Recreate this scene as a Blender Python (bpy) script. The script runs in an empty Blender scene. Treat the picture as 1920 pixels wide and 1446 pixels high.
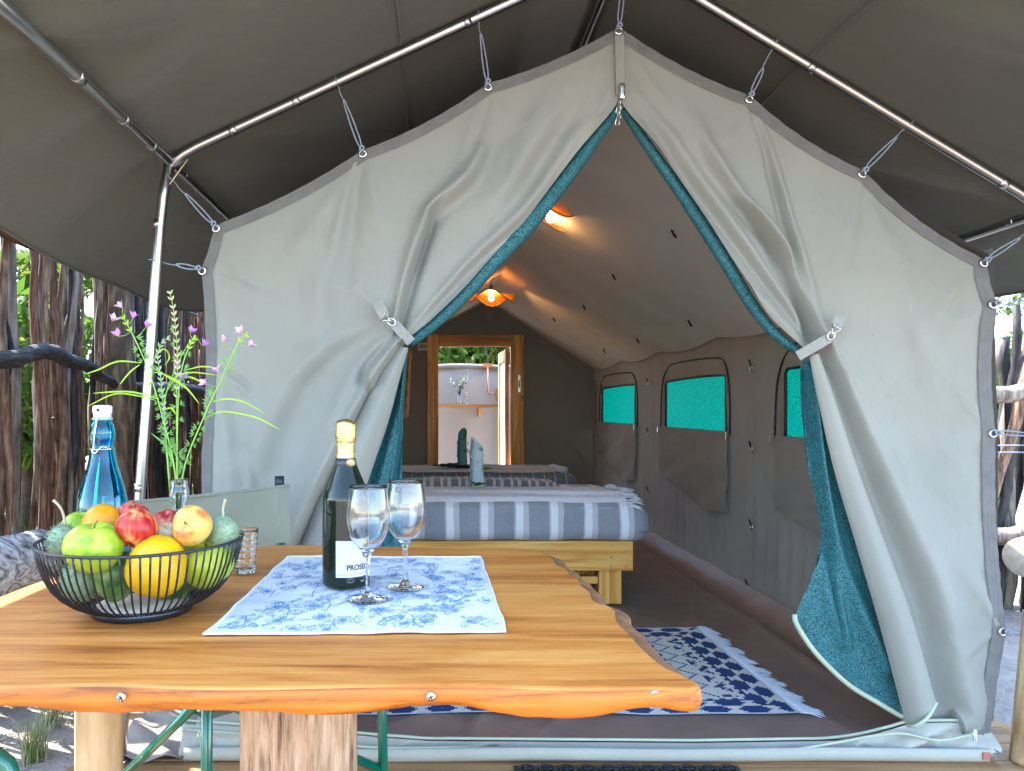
import bpy, bmesh, math, random
import numpy as np
from mathutils import Vector, Matrix
random.seed(7); RNG = np.random.default_rng(7)
SC = bpy.context.scene; COL = SC.collection
pi = math.pi

# ------------------------------------------------------------------ camera, sky, sun, exposure
F, CX, CY, H = 1400.0, 815.0, 765.0, 1.12           # focal length in photo pixels, vanishing point, eye height
cam_d = bpy.data.cameras.new('camera'); cam = bpy.data.objects.new('camera', cam_d); COL.objects.link(cam)
cam.location = (0, 0, H); cam.rotation_euler = (pi/2, 0, 0)
cam_d.sensor_width = 36; cam_d.lens = 36*F/1920; cam_d.shift_x = (960-CX)/1920; cam_d.shift_y = (CY-723)/1920
cam_d.clip_start = 0.05; cam_d.clip_end = 2000; SC.camera = cam
SUN_EL, SUN_AZ = math.radians(52), math.radians(-62)   # azimuth from +Y towards +X
w = bpy.data.worlds.new('World'); SC.world = w; w.use_nodes = True
wn = w.node_tree; bg = wn.nodes['Background']
sky = wn.nodes.new('ShaderNodeTexSky'); sky.sky_type = 'NISHITA'; sky.sun_disc = False
sky.sun_elevation = SUN_EL; sky.sun_rotation = SUN_AZ; sky.air_density = 1.0; sky.dust_density = 0.8; sky.ozone_density = 1.0
wn.links.new(sky.outputs[0], bg.inputs[0]); bg.inputs[1].default_value = 0.15
sl = bpy.data.lights.new('sun', 'SUN'); sl.energy = 2.6; sl.angle = math.radians(0.53); sl.color = (1, .94, .85)
so = bpy.data.objects.new('sun', sl); COL.objects.link(so)
sd = Vector((math.sin(SUN_AZ)*math.cos(SUN_EL), math.cos(SUN_AZ)*math.cos(SUN_EL), math.sin(SUN_EL)))
so.rotation_euler = sd.to_track_quat('Z', 'Y').to_euler(); so.location = sd*30
SC.view_settings.view_transform = 'Standard'; SC.view_settings.look = 'None'
SC.view_settings.exposure = 3.4; SC.view_settings.gamma = 1.0
SC.render.engine = 'CYCLES'
cy = SC.cycles; cy.use_denoising = True; cy.max_bounces = 14; cy.diffuse_bounces = 7; cy.glossy_bounces = 5
cy.transmission_bounces = 12; cy.transparent_max_bounces = 16; cy.caustics_reflective = False; cy.caustics_refractive = False
cy.sample_clamp_indirect = 6.0

# ------------------------------------------------------------------ helpers
def P(px, py, D): return Vector(((px-CX)*D/F, D, H-(py-CY)*D/F))     # a point seen at a photo pixel, at distance D
def PT(px, py, z):                                                    # a point seen at a pixel on the level z
    D = (H-z)*F/(py-CY); return Vector(((px-CX)*D/F, D, z))
def tag(o, label=None, cat=None, group=None, kind=None):
    if label: o['label'] = label
    if cat: o['category'] = cat
    if group: o['group'] = group
    if kind: o['kind'] = kind
    return o
def empty(name, loc, label=None, cat=None, group=None):
    o = bpy.data.objects.new(name, None); COL.objects.link(o); o.location = loc; o.empty_display_size = .05
    return tag(o, label, cat, group)
def link(name, me, parent=None):
    o = bpy.data.objects.new(name, me); COL.objects.link(o)
    if parent is not None:
        o.parent = parent; t = Vector((0, 0, 0)); p = parent
        while p is not None: t += p.location+(p.matrix_parent_inverse.translation if p.parent else Vector((0, 0, 0))); p = p.parent
        o.matrix_parent_inverse = Matrix.Translation(-t)
    return o
def mk(name, v, f, mat, parent=None, smooth=True, mats=None, idx=None):
    me = bpy.data.meshes.new(name)
    me.from_pydata([tuple(map(float, q)) for q in v], [], [tuple(int(i) for i in q) for q in f])
    if mats:
        for m in mats: me.materials.append(m)
    elif mat: me.materials.append(mat)
    if idx is not None: me.polygons.foreach_set('material_index', np.asarray(idx, dtype=np.int32))
    me.polygons.foreach_set('use_smooth', np.full(len(me.polygons), smooth))
    me.update(); return link(name, me, parent)
def place(o, loc, rz=0.0, scale=1.0, rot=None):
    o.location = loc; o.rotation_euler = rot or (0, 0, rz); o.scale = (scale,)*3 if not hasattr(scale, '__len__') else scale
    return o
def copy_child(src, parent, mat=None):
    c = src.copy(); COL.objects.link(c); c.parent = parent; return c
def crom(pts, n):
    p = np.asarray(pts, float); m = len(p)
    if m < 3: return np.array([p[0]+(p[-1]-p[0])*t for t in np.linspace(0, 1, n)])
    seg = np.linalg.norm(np.diff(p, axis=0), axis=1); cum = np.r_[0, np.cumsum(seg)]
    out = []
    for t in np.linspace(0, cum[-1], n):
        i = min(max(np.searchsorted(cum, t, 'right')-1, 0), m-2); u = (t-cum[i])/max(seg[i], 1e-9)
        a, b, c, d = p[max(i-1, 0)], p[i], p[i+1], p[min(i+2, m-1)]
        out.append(.5*((2*b)+(c-a)*u+(2*a-5*b+4*c-d)*u*u+(3*b-a-3*c+d)*u**3))
    return np.array(out)
def lin(pts, n):
    p = np.asarray(pts, float); seg = np.linalg.norm(np.diff(p, axis=0), axis=1); cum = np.r_[0, np.cumsum(seg)]
    t = np.linspace(0, cum[-1], n); return np.stack([np.interp(t, cum, p[:, k]) for k in range(p.shape[1])], 1)
def tube_vf(pts, r, n=10, caps=True, squash=1.0):
    pts = [Vector(p) for p in pts]; m = len(pts); rr = [r]*m if not hasattr(r, '__len__') else list(r)
    v, f = [], []; T0 = (pts[1]-pts[0]).normalized()
    N = T0.orthogonal().normalized(); pT = T0
    for i in range(m):
        T = (pts[min(i+1, m-1)]-pts[max(i-1, 0)]).normalized()
        N = pT.rotation_difference(T) @ N; N = (N-T*N.dot(T)).normalized(); B = T.cross(N); pT = T
        for k in range(n):
            a = 2*pi*k/n; v.append(pts[i]+(N*math.cos(a)+B*math.sin(a)*squash)*rr[i])
    for i in range(m-1):
        for k in range(n):
            f.append((i*n+k, i*n+(k+1) % n, (i+1)*n+(k+1) % n, (i+1)*n+k))
    if caps: f.append(tuple(range(n))[::-1]); f.append(tuple(range((m-1)*n, m*n)))
    return v, f
def tube(name, pts, r, mat, parent=None, n=10, caps=True, squash=1.0):
    v, f = tube_vf(pts, r, n, caps, squash); return mk(name, v, f, mat, parent)
def lathe_vf(prof, n=32, c=(0, 0, 0), closed=False):
    v, f = [], []; m = len(prof)
    for (r, z) in prof:
        for k in range(n):
            a = 2*pi*k/n; v.append((c[0]+r*math.cos(a), c[1]+r*math.sin(a), c[2]+z))
    for i in range(m if closed else m-1):
        j = (i+1) % m
        for k in range(n): f.append((i*n+k, i*n+(k+1) % n, j*n+(k+1) % n, j*n+k))
    if not closed:
        if prof[0][0] > 1e-6: f.append(tuple(range(n))[::-1])
        if prof[-1][0] > 1e-6: f.append(tuple(range((m-1)*n, m*n)))
    return v, f
def lathe(name, prof, mat, parent=None, n=32, c=(0, 0, 0), closed=False):
    v, f = lathe_vf(prof, n, c, closed); o = mk(name, v, f, mat, parent)
    bm = bmesh.new(); bm.from_mesh(o.data); bmesh.ops.remove_doubles(bm, verts=bm.verts, dist=1e-6)
    bmesh.ops.recalc_face_normals(bm, faces=bm.faces); bm.to_mesh(o.data); bm.free()
    o.data.polygons.foreach_set('use_smooth', np.full(len(o.data.polygons), True)); return o
def box_vf(x0, x1, y0, y1, z0, z1):
    v = [(x, y, z) for z in (z0, z1) for y in (y0, y1) for x in (x0, x1)]
    return v, [(0, 2, 3, 1), (4, 5, 7, 6), (0, 1, 5, 4), (2, 6, 7, 3), (0, 4, 6, 2), (1, 3, 7, 5)]
def bevel(o, w=.003, seg=2):
    bm = bmesh.new(); bm.from_mesh(o.data)
    bmesh.ops.bevel(bm, geom=bm.edges[:], offset=w, segments=seg, profile=.6, affect='EDGES', clamp_overlap=True)
    bm.to_mesh(o.data); bm.free(); o.data.polygons.foreach_set('use_smooth', np.full(len(o.data.polygons), False)); return o
def box(name, b, mat, parent=None, bev=.003, rot=None):
    v, f = box_vf(*b)
    if rot:                                            # (axis, angle) about the box centre
        c = Vector(((b[0]+b[1])/2, (b[2]+b[3])/2, (b[4]+b[5])/2)); R = Matrix.Rotation(rot[1], 3, rot[0])
        v = [R @ (Vector(q)-c)+c for q in v]
    o = mk(name, v, f, mat, parent, False)
    return bevel(o, bev) if bev else o
def grid_f(nu, nv): return [(j*nu+i, j*nu+i+1, (j+1)*nu+i+1, (j+1)*nu+i) for j in range(nv-1) for i in range(nu-1)]
def hash_noise(x, y, s=0):
    def h(i, j): return np.modf(np.abs(np.sin(i*127.1+j*311.7+s*74.7)*43758.5453))[0]
    i, j = np.floor(x), np.floor(y); u, v = x-i, y-j; u = u*u*(3-2*u); v = v*v*(3-2*v)
    return (h(i, j)*(1-u)+h(i+1, j)*u)*(1-v)+(h(i, j+1)*(1-u)+h(i+1, j+1)*u)*v
def fbm(x, y, s=0, o=4):
    t = 0; a = .5
    for k in range(o): t = t+a*(hash_noise(x*2**k, y*2**k, s+k)-.5); a *= .5
    return t
def rbox(name, b, r, mat, parent=None, seg=14, disp=None, dens=None):
    """a soft rounded box: a cube grid pushed onto a rounded box, with an optional displacement"""
    x0, x1, y0, y1, z0, z1 = b; bm = bmesh.new()
    n = dens or (seg, seg, seg); ax = [np.linspace(-1, 1, k+1) for k in n]
    c = np.array(((x0+x1)/2, (y0+y1)/2, (z0+z1)/2)); h = np.array(((x1-x0)/2, (y1-y0)/2, (z1-z0)/2))
    seen = {}; faces = []
    def vert(i, j, k):
        key = (i, j, k)
        if key in seen: return seen[key]
        q = np.array((ax[0][i], ax[1][j], ax[2][k]))*h; inner = np.clip(q, -(h-r), h-r); d = q-inner; L = np.linalg.norm(d)
        p = inner+(d/L*r if L > 1e-9 else 0)
        seen[key] = len(seen); pts.append(p+c); return seen[key]
    pts = []
    for a in range(3):
        o1, o2 = [(1, 2), (2, 0), (0, 1)][a]
        for side in (0, n[a]):
            for i in range(n[o1]):
                for j in range(n[o2]):
                    q = []
                    for (di, dj) in ((0, 0), (1, 0), (1, 1), (0, 1)):
                        t = [0, 0, 0]; t[a] = side; t[o1] = i+di; t[o2] = j+dj; q.append(vert(*t))
                    faces.append(q if side else q[::-1])
    pts = np.array(pts)
    if disp is not None: pts = disp(pts)
    bm.free(); return mk(name, pts, faces, mat, parent)

# ------------------------------------------------------------------ materials
def nt(name):
    m = bpy.data.materials.new(name); m.use_nodes = True; n = m.node_tree
    return m, n, n.nodes['Principled BSDF'], n.nodes['Material Output']
def coord(n, scale=(1, 1, 1), rot=(0, 0, 0), loc=(0, 0, 0)):
    tc = n.nodes.new('ShaderNodeTexCoord'); mp = n.nodes.new('ShaderNodeMapping')
    mp.inputs['Scale'].default_value = scale; mp.inputs['Rotation'].default_value = rot; mp.inputs['Location'].default_value = loc
    n.links.new(tc.outputs['Object'], mp.inputs[0]); return mp.outputs[0]
def noise(n, co, scale, detail=4, dist=0, rough=.55):
    t = n.nodes.new('ShaderNodeTexNoise'); t.inputs['Scale'].default_value = scale; t.inputs['Detail'].default_value = detail
    t.inputs['Distortion'].default_value = dist; t.inputs['Roughness'].default_value = rough
    n.links.new(co, t.inputs['Vector']); return t.outputs[0]
def ramp(n, fac, stops, interp='LINEAR'):
    r = n.nodes.new('ShaderNodeValToRGB'); r.color_ramp.interpolation = interp; e = r.color_ramp.elements
    while len(e) < len(stops): e.new(.5)
    for q, (p, c) in zip(e, stops): q.position = p; q.color = (*c, 1) if len(c) == 3 else c
    n.links.new(fac, r.inputs[0]); return r.outputs[0]
def mixc(n, fac, a, b, mode='MIX'):
    m = n.nodes.new('ShaderNodeMix'); m.data_type = 'RGBA'; m.blend_type = mode
    for s, q in ((m.inputs[0], fac), (m.inputs[6], a), (m.inputs[7], b)):
        if hasattr(q, 'is_linked') or hasattr(q, 'links'): n.links.new(q, s)
        else: s.default_value = q if not hasattr(q, '__len__') else ((*q, 1) if len(q) == 3 else q)
    return m.outputs[2]
def bumpn(n, h, p, strength=.3, dist=.01):
    b = n.nodes.new('ShaderNodeBump'); b.inputs['Strength'].default_value = strength; b.inputs['Distance'].default_value = dist
    n.links.new(h, b.inputs['Height']); n.links.new(b.outputs[0], p.inputs['Normal']); return b
def math_n(n, op, a, b=None):
    m = n.nodes.new('ShaderNodeMath'); m.operation = op
    for s, q in zip(m.inputs, (a, b)):
        if q is None: continue
        if hasattr(q, 'links'): n.links.new(q, s)
        else: s.default_value = q
    return m.outputs[0]
def dark(c, k): return tuple(x*k for x in c)
def mottled(name, c, rough=.6, var=.25, scale=8, bscale=60, bstr=.15, bdist=.004, metal=0, spec=.5, c2=None, sheen=0, coat=0, sc3=(1, 1, 1), ident=0):
    m, n, p, o = nt(name); co = coord(n, sc3)
    col = ramp(n, noise(n, co, scale, 5), [(.3, c2 or dark(c, 1-var)), (.7, c)])
    if ident:
        oi = n.nodes.new('ShaderNodeObjectInfo'); hs = n.nodes.new('ShaderNodeHueSaturation')
        mr = n.nodes.new('ShaderNodeMapRange'); mr.inputs[3].default_value = 1-ident; mr.inputs[4].default_value = 1+ident
        n.links.new(oi.outputs['Random'], mr.inputs[0]); n.links.new(mr.outputs[0], hs.inputs['Value']); n.links.new(col, hs.inputs['Color']); col = hs.outputs[0]
    n.links.new(col, p.inputs['Base Color']); p.inputs['Roughness'].default_value = rough; p.inputs['Metallic'].default_value = metal
    p.inputs['Specular IOR Level'].default_value = spec; p.inputs['Sheen Weight'].default_value = sheen; p.inputs['Coat Weight'].default_value = coat
    if bstr: bumpn(n, noise(n, co, bscale, 6), p, bstr, bdist)
    return m
def cloth(name, c, trans=.0, rough=.85, weave=1400, var=.12, scale=3, bstr=.12, spec=.25, dirt=None, crease=0.0):
    """woven cloth: mottled colour, fine weave, a share of light passing through"""
    m, n, p, o = nt(name); co = coord(n)
    big = noise(n, co, scale, 6); col = ramp(n, big, [(.32, dark(c, 1-var)), (.68, c)])
    if dirt is not None:
        sp = ramp(n, noise(n, co, 26, 3, .6), [(.70, (0, 0, 0)), (.78, (1, 1, 1))]); col = mixc(n, math_n(n, 'MULTIPLY', sp, .35), col, dirt)
    n.links.new(col, p.inputs['Base Color']); p.inputs['Roughness'].default_value = rough
    p.inputs['Specular IOR Level'].default_value = spec; p.inputs['Sheen Weight'].default_value = .15
    mid = noise(n, co, 9, 5, .3); fine = noise(n, co, weave*.25, 2)
    hh = math_n(n, 'ADD', math_n(n, 'MULTIPLY', mid, 1.0), math_n(n, 'MULTIPLY', fine, .05))
    if crease:                                          # thin ridged creases and pale chafe lines
        rn = noise(n, coord(n, (1, 1, .7)), 4.5, 4, 1.4, .5); rd = math_n(n, 'ABSOLUTE', math_n(n, 'SUBTRACT', rn, .5))
        rl = math_n(n, 'SUBTRACT', 1.0, math_n(n, 'MINIMUM', math_n(n, 'MULTIPLY', rd, 14.0), 1.0)); hh = math_n(n, 'ADD', hh, math_n(n, 'MULTIPLY', rl, crease*.09))
    bumpn(n, hh, p, bstr, .02)
    if trans:
        t = n.nodes.new('ShaderNodeBsdfTranslucent'); n.links.new(col, t.inputs[0]); mx = n.nodes.new('ShaderNodeMixShader')
        mx.inputs[0].default_value = trans; n.links.new(p.outputs[0], mx.inputs[1]); n.links.new(t.outputs[0], mx.inputs[2]); n.links.new(mx.outputs[0], o.inputs[0])
    return m
def weave(name, c1, c2, scale, trans=0.0, rough=.55, holes=0.0, sheen=.0, spec=.25):
    """coarse shade-net: bright and dark threads crossing"""
    m, n, p, o = nt(name); co = coord(n)
    a = noise(n, coord(n, (1, 1, .25)), scale, 2, 0); b = noise(n, coord(n, (.25, .25, 1)), scale, 2, 0)
    k = math_n(n, 'MULTIPLY', a, b); col = ramp(n, k, [(.17, c2), (.33, c1)])
    n.links.new(col, p.inputs['Base Color']); p.inputs['Roughness'].default_value = rough; p.inputs['Sheen Weight'].default_value = sheen; p.inputs['Specular IOR Level'].default_value = spec
    bumpn(n, k, p, .5, .004); out = p.outputs[0]
    if trans:
        t = n.nodes.new('ShaderNodeBsdfTranslucent'); n.links.new(col, t.inputs[0]); mx = n.nodes.new('ShaderNodeMixShader')
        mx.inputs[0].default_value = trans; n.links.new(out, mx.inputs[1]); n.links.new(t.outputs[0], mx.inputs[2]); out = mx.outputs[0]
    n.links.new(out, o.inputs[0]); return m
def wood(name, cs, axis=0, scale=2.0, rough=.4, stretch=14, coat=0.0, bstr=.15, knots=False, ring=5, ident=0.0, tri=.5, spec=.4, fine=.15, spots=False):
    tri_w = tri; m, n, p, o = nt(name); p.inputs['Specular IOR Level'].default_value = spec; sc = [stretch]*3; sc[axis] = 1.0; co = coord(n, sc)
    oi = n.nodes.new('ShaderNodeObjectInfo'); va = n.nodes.new('ShaderNodeVectorMath'); va.operation = 'ADD'
    vs = n.nodes.new('ShaderNodeVectorMath'); vs.operation = 'SCALE'; vs.inputs[3].default_value = 40 if ident else 0
    cb = n.nodes.new('ShaderNodeCombineXYZ')
    for k in range(3): n.links.new(oi.outputs['Random'], cb.inputs[k])
    n.links.new(cb.outputs[0], vs.inputs[0]); n.links.new(co, va.inputs[0]); n.links.new(vs.outputs[0], va.inputs[1]); co = va.outputs[0]
    g = noise(n, co, scale, 10, .5, .68); w_ = n.nodes.new('ShaderNodeTexNoise'); w_.inputs['Scale'].default_value = scale*.35
    w_.inputs['Detail'].default_value = 2; n.links.new(co, w_.inputs['Vector'])
    fr = math_n(n, 'FRACT', math_n(n, 'MULTIPLY', w_.outputs[0], ring)); tri = math_n(n, 'ABSOLUTE', math_n(n, 'SUBTRACT', fr, .5))
    k = math_n(n, 'ADD', math_n(n, 'MULTIPLY', g, 1.0-tri_w*.5), math_n(n, 'MULTIPLY', tri, tri_w))
    if fine:
        s3 = [stretch*9]*3; s3[axis] = 2.2; fn = noise(n, coord(n, s3), scale, 3, .2, .6); k = math_n(n, 'ADD', k, math_n(n, 'MULTIPLY', math_n(n, 'SUBTRACT', fn, .5), fine))
    L = len(cs); col = ramp(n, k, [(.3+.45*i/(L-1), c) for i, c in enumerate(cs)])
    if spots:
        s4 = [34]*3; s4[axis] = 9; sp = ramp(n, noise(n, coord(n, s4), 2.0, 4, .5), [(.69, (0, 0, 0)), (.76, (1, 1, 1))]); col = mixc(n, math_n(n, 'MULTIPLY', sp, .55), col, dark(cs[0], .35))
    if knots:
        vo = n.nodes.new('ShaderNodeTexVoronoi'); s2 = [3.2]*3; s2[axis] = 1.3; n.links.new(coord(n, s2), vo.inputs['Vector']); vo.inputs['Scale'].default_value = 1.6
        kf = ramp(n, vo.outputs['Distance'], [(.03, (1, 1, 1)), (.09, (0, 0, 0))]); col = mixc(n, math_n(n, 'MULTIPLY', kf, .8), col, dark(cs[0], .35))
    if ident:
        hs = n.nodes.new('ShaderNodeHueSaturation'); mr = n.nodes.new('ShaderNodeMapRange'); mr.inputs[3].default_value = 1-ident; mr.inputs[4].default_value = 1+ident
        n.links.new(oi.outputs['Random'], mr.inputs[0]); n.links.new(mr.outputs[0], hs.inputs['Value']); n.links.new(col, hs.inputs['Color']); col = hs.outputs[0]
    n.links.new(col, p.inputs['Base Color']); p.inputs['Roughness'].default_value = rough; p.inputs['Coat Weight'].default_value = coat; p.inputs['Coat Roughness'].default_value = .22
    bumpn(n, k, p, bstr, .004); return m
def glass(name, c=(1, 1, 1), rough=.0, ior=1.45):
    m, n, p, o = nt(name); p.inputs['Base Color'].default_value = (*c, 1); p.inputs['Transmission Weight'].default_value = 1
    p.inputs['Roughness'].default_value = rough; p.inputs['IOR'].default_value = ior; return m
def plain(name, c, rough=.5, metal=0, emit=0, ec=None):
    m, n, p, o = nt(name); p.inputs['Base Color'].default_value = (*c, 1); p.inputs['Roughness'].default_value = rough; p.inputs['Metallic'].default_value = metal
    if emit: p.inputs['Emission Color'].default_value = (*(ec or c), 1); p.inputs['Emission Strength'].default_value = emit
    return m
def stripes(name, period, stops, axis='X', rough=.85, c_noise=.15, off=0.0):
    m, n, p, o = nt(name); tc = n.nodes.new('ShaderNodeTexCoord'); sx = n.nodes.new('ShaderNodeSeparateXYZ'); n.links.new(tc.outputs['Object'], sx.inputs[0])
    wob = math_n(n, 'MULTIPLY', noise(n, coord(n), 5, 2), .012)
    q = math_n(n, 'ADD', math_n(n, 'ADD', sx.outputs[axis], wob), off); fr = math_n(n, 'FRACT', math_n(n, 'DIVIDE', q, period))
    col = ramp(n, fr, stops, 'CONSTANT')
    th = noise(n, coord(n, (1, 1, 4)), 160, 3); col = mixc(n, math_n(n, 'MULTIPLY', ramp(n, th, [(.38, (0, 0, 0)), (.62, (1, 1, 1))]), c_noise), col, (.55, .58, .64))
    n.links.new(col, p.inputs['Base Color']); p.inputs['Roughness'].default_value = rough; p.inputs['Sheen Weight'].default_value = .3
    bumpn(n, math_n(n, 'ADD', math_n(n, 'MULTIPLY', noise(n, coord(n), 14, 4, .6), 1), math_n(n, 'MULTIPLY', th, .12)), p, .35, .02); return m

M = {}
M['canvas'] = cloth('pale_grey_green_canvas', (.268, .272, .240), trans=.10, var=.13, scale=2.6, dirt=(.19, .19, .17), crease=.8, bstr=.2)
M['canvas_in'] = cloth('inner_canvas', (.72, .66, .60), trans=.05, var=.1, crease=.6, bstr=.18)
M['canvas_wall'] = cloth('dark_inner_canvas', (.27, .258, .235), trans=.03, var=.18, crease=.8, bstr=.2)
M['canvas_back'] = cloth('dark_back_canvas', (.19, .18, .16), trans=.02, var=.15, crease=.6, bstr=.2)
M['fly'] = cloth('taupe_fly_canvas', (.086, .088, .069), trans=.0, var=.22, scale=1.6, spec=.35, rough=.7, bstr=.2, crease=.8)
M['bind'] = cloth('grey_binding_tape', (.145, .143, .138), var=.2, scale=20)
M['piping'] = mottled('pale_green_piping', (.36, .42, .31), .7, .12, 12)
M['sill'] = cloth('pale_blue_grey_canvas', (.36, .35, .30), var=.1, scale=5, bstr=.25)
M['teal'] = weave('teal_shade_net', (.04, .185, .205), (.002, .022, .030), 560)
M['netwin'] = weave('green_window_net', (.0, .36, .255), (.0, .14, .105), 260, trans=.6)
M['black'] = mottled('black_zip_tape', (.012, .012, .014), .6, .3, 30)
M['sheet'] = mottled('brown_plastic_sheet', (.285, .195, .16), .38, .25, 5, 30, .25, .008, spec=.4)
M['steel'] = mottled('galvanised_steel', (.44, .44, .43), .3, .12, 30, 90, .05, .001, metal=1)
M['brushed'] = mottled('bright_metal', (.75, .75, .74), .25, .1, 30, 80, .03, .001, metal=1)
M['cord'] = mottled('grey_elastic_cord', (.22, .27, .34), .6, .25, 60)
M['web'] = cloth('grey_green_webbing', (.27, .275, .25), var=.2, scale=60, bstr=.4)
M['stitch'] = plain('pale_thread', (.34, .35, .31), .8)
M['table'] = wood('varnished_table_wood', [(.25, .07, .009), (.46, .155, .024), (.57, .23, .046), (.65, .315, .08)], 0, 2.3, .52, 6.5, coat=.06, bstr=.16, ring=6, tri=.22, fine=.38, spots=True)
M['tedge'] = wood('orange_sawn_edge', [(.17, .045, .004), (.35, .10, .008), (.41, .135, .014), (.45, .17, .024)], 0, 1.6, .55, 30, coat=.03, ring=7, tri=.55, fine=.3, spots=True)
M['bark'] = mottled('brown_bark_edge', (.26, .11, .035), .6, .6, 22, 60, .6, .006, c2=(.11, .045, .018))
M['pine'] = wood('yellow_pine', [(.48, .18, .022), (.70, .36, .075), (.80, .48, .15)], 0, 1.8, .45, 16, knots=True)
M['pinez'] = wood('yellow_pine_upright', [(.48, .18, .022), (.70, .36, .075), (.80, .48, .15)], 2, 1.8, .45, 16, knots=True)
M['door'] = wood('honey_door_timber', [(.32, .14, .03), (.58, .30, .085), (.72, .44, .16)], 2, 1.6, .45, 15, knots=True)
M['doorx'] = wood('honey_door_lintel', [(.26, .105, .024), (.48, .23, .062), (.62, .34, .115)], 0, 1.6, .45, 15)
M['deck'] = wood('deck_plank', [(.22, .105, .04), (.36, .20, .085), (.46, .28, .13)], 0, 1.5, .6, 16, ident=.15)
M['pole'] = [wood('fence_brown', [(.035, .02, .012), (.15, .088, .055), (.30, .20, .135)], 2, 9, .85, 7, bstr=.6, ident=.35),
             wood('fence_charred', [(.006, .006, .007), (.02, .019, .019), (.07, .065, .065)], 2, 7, .65, 6, bstr=.8, ident=.35),
             wood('fence_red_brown', [(.04, .018, .011), (.18, .088, .052), (.32, .18, .115)], 2, 9, .85, 7, bstr=.6, ident=.3),
             wood('fence_grey', [(.06, .045, .036), (.18, .14, .11), (.30, .25, .205)], 2, 6, .85, 8, bstr=.6, ident=.3)]
M['drift'] = wood('grey_driftwood', [(.04, .037, .035), (.28, .26, .25), (.50, .48, .47)], 0, 7, .85, 6, bstr=1.0, ring=8)
M['stump'] = wood('weathered_log', [(.02, .016, .014), (.30, .19, .115), (.44, .31, .21), (.52, .42, .32)], 2, 9, .85, 9, bstr=1.0, ring=4, tri=.25)
M['post'] = wood('pale_gum_pole', [(.26, .15, .06), (.46, .33, .18), (.56, .44, .28)], 2, 2.5, .65, 8, bstr=.4)
M['green'] = mottled('green_enamel_tube', (.0, .115, .075), .22, .12, 20, coat=.5, bstr=.03)
M['chaircloth'] = cloth('sage_chair_canvas', (.19, .20, .155), trans=.0, var=.07, scale=6)
M['rubber'] = mottled('black_rubber', (.012, .014, .02), .45, .3, 40, bstr=.2)
M['wire'] = mottled('black_coated_wire', (.012, .013, .018), .35, .2, 40, bstr=0)
M['leaf'] = []
for i, c in enumerate([(.075, .17, .016), (.11, .22, .024), (.04, .09, .012), (.16, .21, .035)]):
    m, n, p, o = nt('foliage_%d' % i if i else 'foliage'); oi = noise(n, coord(n), 3.0, 3); col = ramp(n, oi, [(.3, dark(c, .6)), (.7, c)])
    n.links.new(col, p.inputs['Base Color']); p.inputs['Roughness'].default_value = .55
    t = n.nodes.new('ShaderNodeBsdfTranslucent'); n.links.new(col, t.inputs[0]); mx = n.nodes.new('ShaderNodeMixShader'); mx.inputs[0].default_value = .6
    n.links.new(p.outputs[0], mx.inputs[1]); n.links.new(t.outputs[0], mx.inputs[2]); n.links.new(mx.outputs[0], o.inputs[0]); M['leaf'].append(m)
M['trunk'] = mottled('tree_bark', (.13, .095, .07), .9, .5, 14, 30, .8, .02)
M['sand'] = mottled('grey_sand', (.37, .31, .265), .95, .28, 3.5, 26, .9, .03)
M['straw'] = mottled('dry_straw', (.50, .42, .26), .8, .4, 20)
M['grass'] = mottled('green_grass_blade', (.20, .30, .07), .6, .4, 12)
M['clear'] = glass('clear_glass', (1, 1, 1))
M['blueglass'] = glass('blue_glass', (.045, .66, .97))
M['darkglass'] = glass('dark_green_glass', (.012, .022, .012)); M['darkglass'].node_tree.nodes['Principled BSDF'].inputs['Transmission Weight'].default_value = .35
M['gold'] = mottled('gold_foil', (.78, .56, .22), .28, .2, 60, 160, .9, .004, metal=1)
M['white'] = mottled('white_paper', (.56, .57, .59), .6, .06, 20, bstr=0)
M['ink'] = plain('black_ink', (.015, .015, .02), .6)
# ------------------------------------------------------------------ ground and deck
GZ = -.07
def ground():
    xs = np.unique(np.r_[-400, -120, -40, np.linspace(-12, 14, 105), 40, 120, 400]); ys = np.unique(np.r_[-200, -60, -20, np.linspace(-6, 20, 105), 45, 120, 400])
    X, Y = np.meshgrid(xs, ys); Z = GZ+.05*fbm(X*.9, Y*.9, 3)+.03*fbm(X*4, Y*4, 5); Z = np.where((abs(X-.5) < 1.75) & (Y > -1) & (Y < 8.5), np.minimum(Z, GZ), Z)
    o = mk('ground', np.stack([X, Y, Z], -1).reshape(-1, 3), grid_f(len(xs), len(ys)), M['sand']); tag(o, kind='structure')
ground()
deck = empty('deck', (.4, 1.3, GZ)); tag(deck, kind='structure')
y = -.6; k = 0
while y < 2.7:
    wd = .118; x0 = -1.12+.02*math.sin(k*2.1); x1 = 2.02+.03*math.sin(k*1.7)
    box('plank', (x0, x1, y, y+wd, -.035, 0.0+.0015*math.sin(k*3)), M['deck'], deck, .004); y += wd+.006; k += 1
for xx in (-.9, .45, 1.8): box('joist', (xx, xx+.05, -.6, 2.7, -.12, -.036), M['deck'], deck, 0)

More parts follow.
